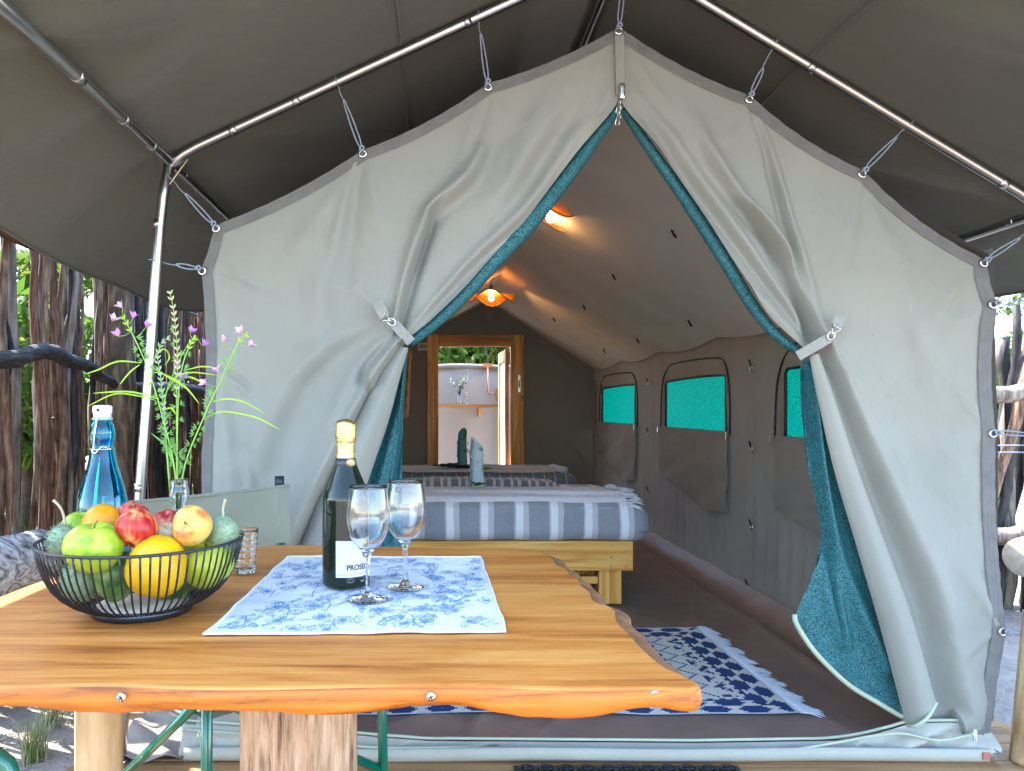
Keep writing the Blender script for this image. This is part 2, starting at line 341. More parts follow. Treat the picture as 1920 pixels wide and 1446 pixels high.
# ------------------------------------------------------------------ steel frame under the fly sheet
DF = 2.36                                          # the front frame stands at this distance
EL, ER, RG = P(318, 303, DF), P(1962, 396, DF), Vector((.585, DF, 2.555))
frame = empty('pipe_frame', (.5, DF, 0), 'galvanised steel pipe frame of poles and rafters carrying the fly sheet', 'frame')
R_ = .0165
def pipe(name, pts, r=R_, n=14): return tube(name, pts, r, M['steel'], frame, n)
foot = P(226, 1432, DF)
pl = pipe('pole', lin([EL+Vector((0, 0, -.01)), P(303, 380, DF), P(262, 930, DF), foot], 20))
for (px, py) in ((298, 420), (262, 915)): 
    a = P(px, py, DF); tube('collar', [a+Vector((.001, 0, .012)), a+Vector((-.001, 0, -.012))], R_+.0008, M['steel'], pl, 14)
lathe('foot_cap', [(.0, 0), (.024, 0), (.024, .012), (.018, .02), (0, .02)], M['steel'], pl, 16, (foot.x, foot.y, foot.z-.02+.02))
pr = pipe('pole', lin([ER+Vector((0, 0, -.01)), Vector((2.02, DF, .0))], 8))
def rafter(a, b, sgn):
    d = (b-a).normalized(); p = [a+Vector((0, 0, -.012))]+[a+d*.05*k+Vector((0, 0, .004*min(k, 2))) for k in range(1, 3)]+[a+(b-a)*t+Vector((0, 0, .008)) for t in np.linspace(.15, 1, 12)]
    return pipe('rafter', p)
rl = rafter(EL, RG, 1); rr = rafter(ER, RG, -1)
for t in (.14, .28, .66):
    a = EL+(RG-EL)*t; d = (RG-EL).normalized(); tube('collar', [a-d*.012+Vector((0, 0, .008)), a+d*.012+Vector((0, 0, .008))], R_+.0008, M['steel'], rl, 14)
for t in (.1, .55):
    a = ER+(RG-ER)*t; d = (RG-ER).normalized(); tube('collar', [a-d*.012+Vector((0, 0, .008)), a+d*.012+Vector((0, 0, .008))], R_+.0008, M['steel'], rr, 14)
for e in (EL, ER):
    ep = pipe('eave_pipe', [e+Vector((0, 1.15-DF, 0)), e+Vector((0, 1.6-DF, .0)), e, e+Vector((0, 1.4, -.012)), e+Vector((0, 3, 0)), e+Vector((0, 6.3, 0))])
    for dy in (-.62, -.36, -.16, .12): tube('collar', [e+Vector((0, dy, 0)), e+Vector((0, dy+.03, 0))], R_+.0008, M['steel'], ep, 14)
pipe('ridge_pipe', [RG+Vector((0, 1.15-DF, 0)), RG, RG+Vector((0, 6.3, 0))])
for dy in (2.1, 4.2, 6.2):
    for e in (EL, ER): pipe('rafter', [e+Vector((0, dy, 0)), RG+Vector((0, dy, .004))])

# ------------------------------------------------------------------ fly sheet
def flysheet():
    fl = empty('fly_sheet', (.5, 4.5, 2.4), 'large taupe canvas fly sheet stretched over the steel pipe frame as a roof', 'fly sheet')
    ys = np.unique(np.r_[np.linspace(1.15, 3.4, 70), np.linspace(3.4, 8.75, 50)])
    def slope(e, hx, sgn, sag):
        up = R_+.004; slp = (RG.z-e.z)/(abs(RG.x-e.x)); wd = abs(hx-RG.x); us = np.linspace(0, 1, 46); U, Y = np.meshgrid(us, ys)
        X = RG.x+(hx-RG.x)*U; Z = RG.z+up+.008-slp*wd*U
        xe = abs(e.x-RG.x)/wd                               # where the eave pipe lies
        span = np.clip(U/xe, 0, 1); bay = np.where(Y < DF, (Y-1.15)/(DF-1.15), np.modf((Y-DF)/2.1)[0])
        Z -= .030*np.sin(pi*span)*np.sin(pi*np.clip(bay, 0, 1))**2     # sag between pipes (held up at them)
        over = np.clip((U-xe)/(1-xe), 0, 1); Z -= over*(.055*np.sin(pi*np.clip((Y-DF)/2.1, 0, 1))*sag+.01*np.sin(Y*5+1))
        Z += .03*fbm(X*1.3+sgn*4, Y*1.1, 11)*np.sin(pi*span)+.010*fbm(X*4+Y*2, Y*3-X, 12)
        # soft creases running to the corner joints
        for (x0, y0, x1, y1, ww, am) in CRE[sgn]:
            dx, dy = x1-x0, y1-y0; L = math.hypot(dx, dy); t = ((X-x0)*dx+(Y-y0)*dy)/L**2; d = ((X-x0)*dy-(Y-y0)*dx)/L
            Z += am*np.exp(-(d/ww)**2)*np.clip(1-np.abs(t*2-1)**4, 0, 1)
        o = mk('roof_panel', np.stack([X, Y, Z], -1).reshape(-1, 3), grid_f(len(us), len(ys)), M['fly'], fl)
        edge = np.stack([X[:, -1], Y[:, -1], Z[:, -1]], -1); tube('hem', edge, .006, M['fly'], o, 6)
        fe = np.stack([X[0], Y[0], Z[0]], -1); tube('hem', fe, .006, M['fly'], o, 6)
        for uu, du in ((.36, .006),):
            i = int(uu*45); sm = np.stack([X[:, i], Y[:, i], Z[:, i]-.002], -1); tube('seam', sm, .0045, M['fly'], o, 5)
        return o
    CRE = {-1: [(-1.3, 1.3, -.5, 1.75, .05, -.03), (-1.3, 2.0, -.2, 1.75, .06, -.022), (-1.3, 2.6, -.85, 2.34, .05, .02), (-.85, 2.3, -.2, 1.2, .07, .016), (-.8, 2.4, .1, 3.3, .07, .02)],
           1: [(2.2, 1.4, 1.2, 2.0, .06, -.03), (1.9, 2.3, 1.3, 1.5, .05, -.022), (2.0, 2.45, 1.2, 3.0, .06, .02), (1.6, 2.36, 2.2, 2.0, .04, .018)]}
    slope(EL, -1.36, -1, 1.0); slope(ER, 2.25, 1, .3)
    cap = [(RG.x+dx, yy, RG.z+R_+.02-abs(dx)*.52) for yy in (1.15, 8.75) for dx in (-.06, 0, .06)]
    mk('ridge_seam', cap, [(0, 1, 4, 3), (1, 2, 5, 4)], M['fly'], fl)
flysheet()

# ------------------------------------------------------------------ the tent
TF = 2.40
tent = empty('tent', (.55, TF, 0), 'pale grey-green canvas safari tent with its front flaps tied open', 'tent')
def seg_field(px, py, pts, samples=24):
    q = crom(pts, samples) if len(pts) > 2 else np.array(pts, float)
    best = np.full(px.shape, 1e9); sd_ = np.zeros_like(px); tt = np.zeros_like(px); L = len(q)-1
    for i in range(L):
        a, b = q[i], q[i+1]; dx, dy = b-a; l2 = dx*dx+dy*dy+1e-9
        t = np.clip(((px-a[0])*dx+(py-a[1])*dy)/l2, 0, 1); ex, ey = px-a[0]-t*dx, py-a[1]-t*dy; d = np.hypot(ex, ey)
        s = np.sign(dx*ey-dy*ex); m = d < best; best = np.where(m, d, best); sd_ = np.where(m, d*s, sd_); tt = np.where(m, (i+t)/L, tt)
    return sd_, tt
def fold_disp(px, py, folds):
    z = np.zeros_like(px)
    for f in folds:
        pts, w0, w1, amp, kind = f[:5]; tap = f[5] if len(f) > 5 else 'b'
        d, t = seg_field(px, py, pts); ww = .8*(w0+(w1-w0)*t); g = np.exp(-(d/ww)**2)
        tp = {'b': np.sin(pi*np.clip(t, .02, .98))**.6, 's': (1-t)**.7, 'e': t**.7, 'n': 1.0}[tap]
        if kind == 'r': z -= amp*g*tp                         # ridge towards the viewer
        elif kind == 'c': z -= amp*np.exp(-np.abs(d)/ww)*tp    # sharp crease
        else: z -= amp*(d/ww)*g*1.65*tp*(1 if kind == 's' else -1)   # S-fold, one side up, one side down
    return z
def coons(top, left, right, bot, nu, nv):
    T, B = top(nu), bot(nu); Lf, Rt = left(nv), right(nv); u = np.linspace(0, 1, nu)[None, :, None]; v = np.linspace(0, 1, nv)[:, None, None]
    return (1-v)*T[None]+v*B[None]+(1-u)*Lf[:, None]+u*Rt[:, None]-((1-u)*(1-v)*T[0]+u*(1-v)*T[-1]+(1-u)*v*B[0]+u*v*B[-1])
def scal(pts, sag, nsub=9):
    """edge pulled tight between eyelets: each span sags a little inwards"""
    out = []
    for i in range(len(pts)-1):
        a, b = np.array(pts[i], float), np.array(pts[i+1], float); d = b-a; nrm = np.array((-d[1], d[0]))/max(np.hypot(*d), 1e-9)
        for k in range(nsub): t = k/nsub; out.append(a+d*t+nrm*sag[i]*4*t*(1-t))
    out.append(np.array(pts[-1], float)); return out
def wpt(px, py, dy, D=TF):
    x = (px-CX)*D/F; z = H-(py-CY)*D/F; return np.stack([x, D+dy, z], -1)

# edges in photo pixels, all lying in the tent's front plane
LTOP = scal([(405, 425), (680, 285), (915, 160), (1160, 55)], (10, 10, 9))
RTOP = scal([(1160, 55), (1405, 183), (1617, 323), (1845, 490)], (10, 11, 14))
LSIDE = scal([(405, 425), (381, 505), (381, 850), (368, 1250), (345, 1408)], (-2, -8, -4, 2))
RSIDE = scal([(1845, 490), (1864, 568), (1862, 810), (1882, 1182), (1848, 1405)], (3, 9, 8, 2))
LOPEN = [(1160, 55), (1160, 120), (1157, 192), (1076, 292), (988, 408), (921, 482), (862, 549), (806, 602), (764, 636), (752, 655), (735, 700), (690, 800), (640, 905), (595, 1010), (560, 1130), (545, 1270), (540, 1380)]
ROPEN = [(1160, 55), (1161, 120), (1166, 192), (1237, 285), (1312, 396), (1368, 482), (1425, 576), (1476, 628), (1516, 654), (1530, 668), (1545, 720), (1582, 860), (1630, 1010), (1680, 1150), (1712, 1260), (1725, 1375)]
LFOLD = [([(1150, 205), (1040, 385), (930, 505), (790, 618)], 24, 14, .026, 'r', 'b'),
         ([(1120, 215), (1000, 385), (880, 500), (765, 628)], 24, 10, .020, 's', 'b'),
         ([(940, 215), (885, 330), (800, 420), (745, 610)], 30, 12, .040, 's', 'e'),
         ([(905, 265), (880, 330), (815, 395)], 16, 20, .028, 'r', 'b'),
         ([(830, 372), (808, 398), (800, 430), (770, 520)], 9, 14, .026, 's', 'b'),
         ([(1090, 150), (1000, 300), (930, 400)], 26, 30, .022, 's', 'b'),
         ([(1060, 120), (1010, 210), (960, 300)], 20, 26, .016, 'r', 'b'),
         ([(680, 290), (660, 350), (640, 470), (600, 640)], 8, 44, .022, 's', 's'),
         ([(682, 292), (700, 360), (720, 440)], 7, 26, .018, 'r', 's'),
         ([(676, 290), (620, 370), (520, 520)], 8, 30, .014, 'r', 's'),
         ([(916, 166), (890, 250), (870, 330)], 7, 26, .020, 's', 's'), ([(917, 166), (945, 215), (980, 245)], 6, 16, .014, 'r', 's'),
         ([(408, 430), (440, 500), (470, 620)], 7, 34, .016, 'r', 's'), ([(384, 508), (430, 520), (520, 560)], 6, 20, .010, 's', 's'),
         ([(735, 610), (690, 560), (640, 540), (560, 545)], 12, 30, .012, 'r', 's'),
         ([(752, 650), (700, 730), (640, 850), (560, 1030), (520, 1200)], 16, 34, .06, 's', 'n'),
         ([(735, 645), (690, 700), (700, 760), (650, 840)], 12, 18, .024, 'S', 'b'),
         ([(728, 630), (660, 720), (600, 860), (520, 1040)], 20, 44, .034, 'r', 'b'),
         ([(720, 612), (620, 660), (540, 760), (480, 920)], 22, 50, .020, 's', 'b'),
         ([(430, 640), (425, 760), (450, 900), (440, 1010)], 20, 34, .014, 's', 'b'), ([(420, 700), (445, 715), (470, 740)], 9, 9, .012, 's', 'b'),
         ([(450, 850), (470, 905), (455, 960)], 10, 14, .012, 'r', 'b'), ([(560, 450), (600, 560), (610, 700)], 30, 40, .012, 'r', 'b'),
         ([(1160, 60), (1130, 130), (1100, 220)], 8, 22, .014, 's', 's'), ([(1158, 62), (1080, 110), (1000, 170)], 6, 22, .010, 'r', 's')]
RFOLD = [([(1180, 215), (1300, 400), (1390, 530), (1505, 642)], 22, 13, .026, 'r', 'b'),
         ([(1200, 190), (1310, 350), (1420, 500), (1525, 650)], 20, 10, .022, 'S', 'b'),
         ([(1290, 190), (1330, 300), (1400, 395), (1460, 470), (1535, 648)], 20, 12, .046, 'S', 'e'),
         ([(1375, 370), (1405, 395), (1440, 440), (1480, 500)], 9, 14, .026, 'S', 'b'),
         ([(1265, 160), (1320, 280), (1390, 385)], 18, 26, .02, 'r', 'b'),
         ([(1166, 66), (1200, 140), (1270, 240)], 7, 24, .018, 'S', 's'), ([(1185, 85), (1230, 120), (1300, 170)], 7, 18, .012, 'r', 's'),
         ([(1406, 190), (1440, 280), (1480, 430), (1530, 620)], 6, 18, .022, 'S', 'n'), ([(1405, 190), (1390, 240), (1340, 270)], 6, 18, .013, 'r', 's'),
         ([(1618, 330), (1640, 400), (1690, 510)], 7, 40, .016, 'r', 's'), ([(1618, 330), (1610, 420), (1585, 540)], 7, 40, .012, 's', 's'),
         ([(1545, 645), (1600, 780), (1660, 930), (1740, 1130), (1790, 1330)], 12, 46, .034, 'S', 'n'),
         ([(1562, 630), (1640, 780), (1720, 960), (1800, 1180)], 14, 50, .018, 'r', 'b'),
         ([(1858, 806), (1790, 730), (1700, 600), (1600, 560)], 7, 46, .009, 'r', 's'), ([(1858, 812), (1800, 860), (1740, 950)], 7, 40, .006, 's', 's'),
         ([(1876, 1178), (1820, 1090), (1740, 960)], 7, 40, .010, 'r', 's'), ([(1876, 1186), (1800, 1240), (1740, 1300)], 7, 34, .006, 's', 's'),
         ([(1860, 572), (1800, 600), (1720, 590)], 6, 30, .012, 'r', 's'), ([(1840, 494), (1790, 560), (1730, 650)], 7, 34, .012, 's', 's'),
         ([(1690, 520), (1720, 640), (1760, 760)], 20, 34, .012, 'r', 'b')]
def front(top, side, opening, folds, nu=170, nv=230, flip=False):
    g = coons(lambda n: lin(top, n), lambda n: lin(side, n), lambda n: crom(opening, n), lambda n: lin([side[-1], opening[-1]], n), nu, nv)
    px, py = g[..., 0], g[..., 1]; dy = 1.3*fold_disp(px, py, folds)+.018*fbm(px/90, py/90, 21)+.006*fbm(px/24, py/34, 22)
    v = np.linspace(0, 1, nv)[:, None]; u = np.linspace(0, 1, nu)[None]; dy = dy*np.clip(v*10, 0, 1)*np.clip(u*9, .05, 1)
    o = mk('front_panel', wpt(px, py, dy).reshape(-1, 3), grid_f(nu, nv), M['canvas'], tent); return o
fp_l = front(LTOP, LSIDE, LOPEN, LFOLD)
fp_r = front([p for p in RTOP][::-1], RSIDE, ROPEN, RFOLD)
def ribbon(name, edge, wpx, inside, mat, parent, grooves=3, off=-.004, D=TF, n=90, amp=.0022):
    e = lin(edge, n); t = np.gradient(e, axis=0); nn = np.stack([-t[:, 1], t[:, 0]], 1); nn /= np.linalg.norm(nn, axis=1)[:, None]; nn *= inside
    k = grooves*4+1; us = np.linspace(-.12, 1, k); rows = []
    for j in range(n):
        q = e[j]+nn[j]*(us[:, None]*wpx); rows.append(wpt(q[:, 0], q[:, 1], off-amp*np.abs(np.sin(us*pi*grooves))+.0015*math.sin(j*1.3), D))
    return mk(name, np.array(rows).reshape(-1, 3), grid_f(k, n), mat, parent)
ribbon('hem_binding', LTOP, 17, 1, M['bind'], fp_l); ribbon('hem_binding', RTOP, 17, 1, M['bind'], fp_r)
ribbon('hem_binding', LSIDE, 17, -1, M['bind'], fp_l, n=120); ribbon('hem_binding', RSIDE, 22, 1, M['bind'], fp_r, n=120)
# zip strip at the top of the opening with its slider and pulls
ribbon('zip_strip', [(1160, 70), (1161, 120), (1163, 182)], 9, 1, M['canvas'], fp_l, 2, -.012, n=20); ribbon('zip_strip', [(1160, 70), (1161, 120), (1163, 182)], 9, -1, M['canvas'], fp_r, 2, -.012, n=20)
zs = rbox('zip_slider', (P(1158, 0, TF).x, P(1168, 0, TF).x, TF-.032, TF-.018, P(0, 192, TF).z, P(0, 163, TF).z), .004, M['brushed'], tent, 6)
for i, (a, b) in enumerate((((1162, 190), (1158, 212)), ((1163, 200), (1160, 222)), ((1160, 210), (1157, 234)))):
    A, B = P(*a, TF-.03-.004*i), P(*b, TF-.03-.004*i); dx = Vector((.006, 0, 0)); tube('zip_pull', [A-dx*.5, A+dx*.5, B+dx, B-dx, A-dx*.5], .0016, M['brushed'], zs, 6)
# eyelets
EYE = [(405, 425), (680, 285), (915, 160), (1160, 55), (1405, 183), (1617, 323), (1845, 490), (379, 505), (1862, 568), (1862, 810), (1880, 1182)]
e0 = None
def torus_vf(R, r, n=18, m=8): return lathe_vf([(R+r*math.cos(a), r*math.sin(a)) for a in np.linspace(0, 2*pi, m, endpoint=False)], n, closed=True)
tv, tf_ = torus_vf(.0105, .0038); eye_me = bpy.data.meshes.new('eyelet'); eye_me.from_pydata(tv, [], tf_); eye_me.materials.append(M['brushed']); eye_me.polygons.foreach_set('use_smooth', np.full(len(eye_me.polygons), True))
for (px, py) in EYE:
    o = link('eyelet', eye_me, tent); q = P(px, py+3, TF-.010); o.location = q-tent.location+tent.location; o.rotation_euler = (pi/2, 0, 0)

# rolled door flaps below the ties, and the teal net lining
def cone_flap(name, Lb, Rb, bulge, D0, mat, parent, nv=60, nu=26, fold=.0, back=.012):
    a, b = crom(Lb, nv), crom(Rb, nv); rows = []
    for j in range(nv):
        u = np.linspace(0, 1, nu); px = a[j, 0]+(b[j, 0]-a[j, 0])*u; pyy = a[j, 1]+(b[j, 1]-a[j, 1])*u
        wd = np.hypot(*(b[j]-a[j]))*D0/F; s = np.sin(pi*np.clip(u, 0, 1))**.6; dy = -bulge*wd*s+back+fold*wd*np.sin(u*7+j*.05)*np.sin(pi*u)
        rows.append(wpt(px, pyy, dy, D0))
    return mk(name, np.array(rows).reshape(-1, 3), grid_f(nu, nv), mat, parent)
fl_l = cone_flap('door_flap', [(748, 650), (712, 700), (655, 810), (600, 925), (556, 1040), (520, 1180)], [(766, 652), (752, 700), (728, 790), (694, 890), (660, 1000), (640, 1180)], .38, TF-.02, M['canvas'], tent, fold=.03)
fl_r = cone_flap('door_flap', [(1521, 668), (1535, 740), (1567, 880), (1608, 1020), (1652, 1170), (1703, 1362)], [(1538, 662), (1566, 740), (1612, 880), (1663, 1020), (1710, 1150), (1756, 1312)], .36, TF-.03, M['canvas'], tent, fold=.02)
def pip(name, pts, D, r, parent, mat='piping', n=8, k=40): return tube(name, [P(q[0], q[1], D+(q[2] if len(q) > 2 else 0)) for q in crom(pts, k)], r, M[mat], parent, n)
pip('flap_hem', [(1702, 1360, -.02), (1716, 1361, -.05), (1738, 1346, -.055), (1755, 1318, -.02)], TF-.015, .006, fl_r, k=20)
def net(name, Lb, Rb, D0, folds, parent, nv=80, nu=60, depth=.0):
    a, b = crom(Lb, nv), crom(Rb, nv); u = np.linspace(0, 1, nu)[None, :, None]; g = a[:, None]*(1-u)+b[:, None]*u
    px, py = g[..., 0], g[..., 1]; dy = fold_disp(px, py, folds)+depth*np.linspace(0, 1, nu)[None]; return mk(name, wpt(px, py, dy, D0).reshape(-1, 3), grid_f(nu, nv), M['teal'], parent)
def band(name, pts, r, parent):                       # the net rolled along the upper edge of the opening
    q = crom(pts, 50); rr = [r*(.35+.65*math.sin(pi*min(max(k/49*.94+.03, 0), 1))**.5) for k in range(50)]
    return tube(name, [P(x, y_, TF+.035) for x, y_ in q], rr, M['teal'], parent, 14)
band('net_roll', [(1156, 205), (1087, 300), (1002, 410), (935, 482), (874, 549), (822, 600), (766, 645)], .026, tent)
band('net_roll', [(1168, 205), (1225, 288), (1280, 366), (1355, 482), (1412, 575), (1460, 632), (1512, 668)], .021, tent)
net('net_lining', [(757, 655), (740, 735), (712, 820), (672, 925), (640, 1040), (630, 1200)], [(766, 650), (757, 760), (754, 860), (753, 960), (752, 1060), (752, 1200)], TF+.06,
    [([(762, 660), (745, 780), (715, 900), (690, 1010)], 8, 18, .03, 'r', 'n'), ([(762, 670), (752, 800), (738, 900), (725, 1010)], 4, 9, .022, 's', 'n')], tent)
nr = net('net_lining', [(1502, 676), (1500, 750), (1512, 840), (1532, 940), (1541, 1035), (1505, 1120), (1491, 1156)], [(1524, 676), (1545, 800), (1580, 920), (1620, 1060), (1668, 1200), (1694, 1290), (1700, 1348)], TF+.03,
    [([(1515, 690), (1535, 850), (1560, 1000), (1600, 1120), (1660, 1250)], 6, 22, .03, 'r', 'n'), ([(1510, 700), (1530, 900), (1550, 1040), (1570, 1200)], 5, 22, .026, 'S', 'n'), ([(1545, 1040), (1560, 1130), (1580, 1230), (1575, 1250)], 10, 16, .02, 'S', 'b')], tent)
net('net_corner', [(1491, 1156), (1505, 1185), (1540, 1230), (1600, 1283), (1650, 1318), (1698, 1348)], [(1541, 1035), (1580, 1100), (1620, 1180), (1655, 1240), (1682, 1300), (1700, 1346)], TF+.032, [([(1540, 1050), (1560, 1150), (1600, 1260)], 12, 20, .02, 'r', 'b')], nr, 40, 24)
pip('net_hem', [(1490, 1152), (1494, 1172), (1530, 1225), (1590, 1283), (1650, 1320), (1702, 1351)], TF+.028, .0085, nr)

# tie straps
def strap(px, poly, name='tie_strap'):
    s = empty(name, P(poly[0][0], poly[0][1], TF-.05)); s.parent = tent; s.matrix_parent_inverse = Matrix.Translation(-tent.location)
    a, b, c, d = [np.array(q, float) for q in poly]
    def flat(nm, p0, p1, wd, D0, D1):
        q = crom([(*p0, D0), (*(.5*(p0+p1)), (D0+D1)/2-.004), (*p1, D1)], 9); t = (p1-p0)/np.linalg.norm(p1-p0); nn = np.array((-t[1], t[0]))*wd
        v = []
        for (x, y_, D) in q:
            for sgn, dd in ((-1, 0), (1, 0), (1, .003), (-1, .003)): v.append(P(x+nn[0]*sgn, y_+nn[1]*sgn, D+dd))
        f = [(k*4+i, k*4+(i+1) % 4, k*4+4+(i+1) % 4, k*4+4+i) for k in range(8) for i in range(4)]+[(0, 3, 2, 1), (32, 33, 34, 35)]
        return mk(nm, v, f, M['web'], s, False)
    D0 = TF-.052
    w1 = flat('webbing_patch', a, a+(b-a)*.95, 10, D0, D0); flat('webbing', c, d, 9.5, D0-.004, TF-.035)
    for (p0, p1) in (((-.6, .15), (.6, .75)), ((.6, .15), (-.6, .75))):
        t = (b-a); nn = np.array((-t[1], t[0]))/np.linalg.norm(t)*10; A = a+t*p0[1]+nn*p0[0]; B = a+t*p1[1]+nn*p1[0]; tube('cross_stitch', [P(*A, D0-.002), P(*B, D0-.002)], .0012, M['stitch'], w1, 5)
    t = (c-b); nn = np.array((-t[1], t[0]))/np.linalg.norm(t)*9
    tube('ring', [P(*(b+nn-t*.25), D0-.004), P(*(b-nn-t*.25), D0-.004), P(*(b+t*.6), D0-.008), P(*(b+nn-t*.25), D0-.004)], .0022, M['brushed'], s, 7)
    tube('snap_hook', [P(*q, D0-.009) for q in crom([b+t*.45+nn*.3, b+t*.45-nn*.4, b+t*.9-nn*.7, b+t*1.2, b+t*.9+nn*.7, b+t*.4+nn*.5], 18)], .0024, M['brushed'], s, 7)
strap(0, [(707, 566), (722, 596), (738, 606), (771, 642)]); strap(0, [(1577, 592), (1566, 617), (1556, 633), (1496, 668)])

# sill along the foot of the front: hem band, crumpled flap, piping, zip pocket
def sill():
    nx = 220; xs = np.linspace(348, 1848, nx)
    bt = np.interp(xs, [348, 700, 1300, 1848], [1411, 1414, 1417, 1418]); tp = np.interp(xs, [348, 650, 720, 800, 1300, 1560, 1640, 1700, 1770, 1848], [1350, 1372, 1378, 1384, 1388, 1384, 1370, 1352, 1350, 1352])
    nv = 26; rows = []
    for j in range(nv):
        v = j/(nv-1); py = tp+(bt-tp)*v; mid = np.sin(pi*v); dy = -.020-.030*mid*(.6+.8*hash_noise(xs/70, xs*0+3))-.05*fbm(xs/26, v*3+xs*.006, 31)*mid-.012*v-.02*np.sin(xs/47+v*6+np.sin(xs/130)*3)*mid
        rows.append(wpt(xs, py, dy, TF+.02))
    o = mk('sill_flap', np.array(rows).reshape(-1, 3), grid_f(nx, nv), M['sill'], tent)
    pip('sill_piping', [(x, t_, -.022) for x, t_ in zip(xs[::6], tp[::6])], TF+.02, .0048, o, k=140)
    pip('sill_piping', [(350, 1368, -.03), (480, 1378, -.035), (600, 1392, -.05), (720, 1402, -.055), (900, 1402, -.05), (1040, 1410, -.05), (1300, 1412, -.05), (1480, 1405, -.06), (1570, 1392, -.06), (1680, 1375, -.05), (1760, 1388, -.06), (1830, 1375, -.05)], TF+.01, .0042, o, k=140)
    v, f = [], []; xx = np.linspace(344, 1856, 60)
    for x in xx:
        for (py, d) in ((1402, -.055), (1404, -.068), (1424, -.07), (1428, -.04)): v.append(P(x, py+1.5*math.sin(x/90), TF+.01+d))
    ob = mk('sill_hem', v, grid_f(4, 60), M['sill'], o)
    tube('zip_pull', [P(*q, TF-.06) for q in ((1826, 1368), (1829, 1368), (1831, 1390), (1825, 1390), (1826, 1368))], .0018, M['brushed'], o, 6)
    tube('zip_pull', [P(*q, TF-.06) for q in ((372, 1372), (376, 1372), (378, 1392), (370, 1392), (372, 1372))], .0018, M['brushed'], o, 6)
    q = P(1848, 1422, TF-.06); box('corner_tab', (q.x-.01, q.x+.012, q.y-.004, q.y+.004, q.z-.004, q.z+.018), plain('red_tab', (.35, .1, .09), .7), o, .001)
    tube('guy_loop', [P(1850, 1402, TF-.03), P(1868, 1409, TF-.05), P(1882, 1417, TF-.05), P(1862, 1412, TF-.05)], .0035, M['bind'], o, 6, squash=2)
sill()

# groundsheet, walls, roof liner
XR = lambda D: 1.815-.012*(D-TF); XL = -.735; YB = 8.15; ZR, ZEL, ZER = 2.31, 1.66, 1.575
def groundsheet():
    us = np.linspace(0, 1, 120); ys = np.linspace(2.47, YB, 150); U, Y = np.meshgrid(us, ys); xr = XR(Y); X = XL+(xr-.022-XL)*U; Z = np.full_like(X, .022)
    rise = np.clip((X-(xr-.16))/.16, 0, 1); Z += .13*rise**2.2; rl_ = np.clip(((XL+.14)-X)/.14, 0, 1); Z += .11*rl_**2
    Z += .008*fbm(X*3, Y*2, 41)+.02*np.clip(rise*3, 0, 1)*fbm(X*9, Y*5, 44)
    for (x0, y0, x1, y1, ww, am) in ((1.05, 2.95, 1.5, 4.3, .02, .012), (.32, 2.47, .62, 2.85, .018, .016), (.1, 2.47, .2, 2.7, .03, .014), (-.25, 2.5, .1, 2.75, .03, .015), (1.62, 2.6, 1.6, 7, .03, .022), (1.3, 3.3, 1.75, 3.9, .03, .012), (1.4, 2.5, 1.36, 2.7, .02, .01)):
        dx, dy = x1-x0, y1-y0; L = math.hypot(dx, dy); t = ((X-x0)*dx+(Y-y0)*dy)/L**2; d = ((X-x0)*dy-(Y-y0)*dx)/L; Z += am*np.exp(-np.abs(d)/ww)*np.clip(1-np.abs(t*2-1)**6, 0, 1)
    mk('groundsheet', np.stack([X, Y, Z], -1).reshape(-1, 3), grid_f(120, 150), M['sheet'], tent)
groundsheet()
WIN = [(2.75, 3.86), (4.62, 5.78), (6.62, 7.85)]; WZ = (.975, 1.325)
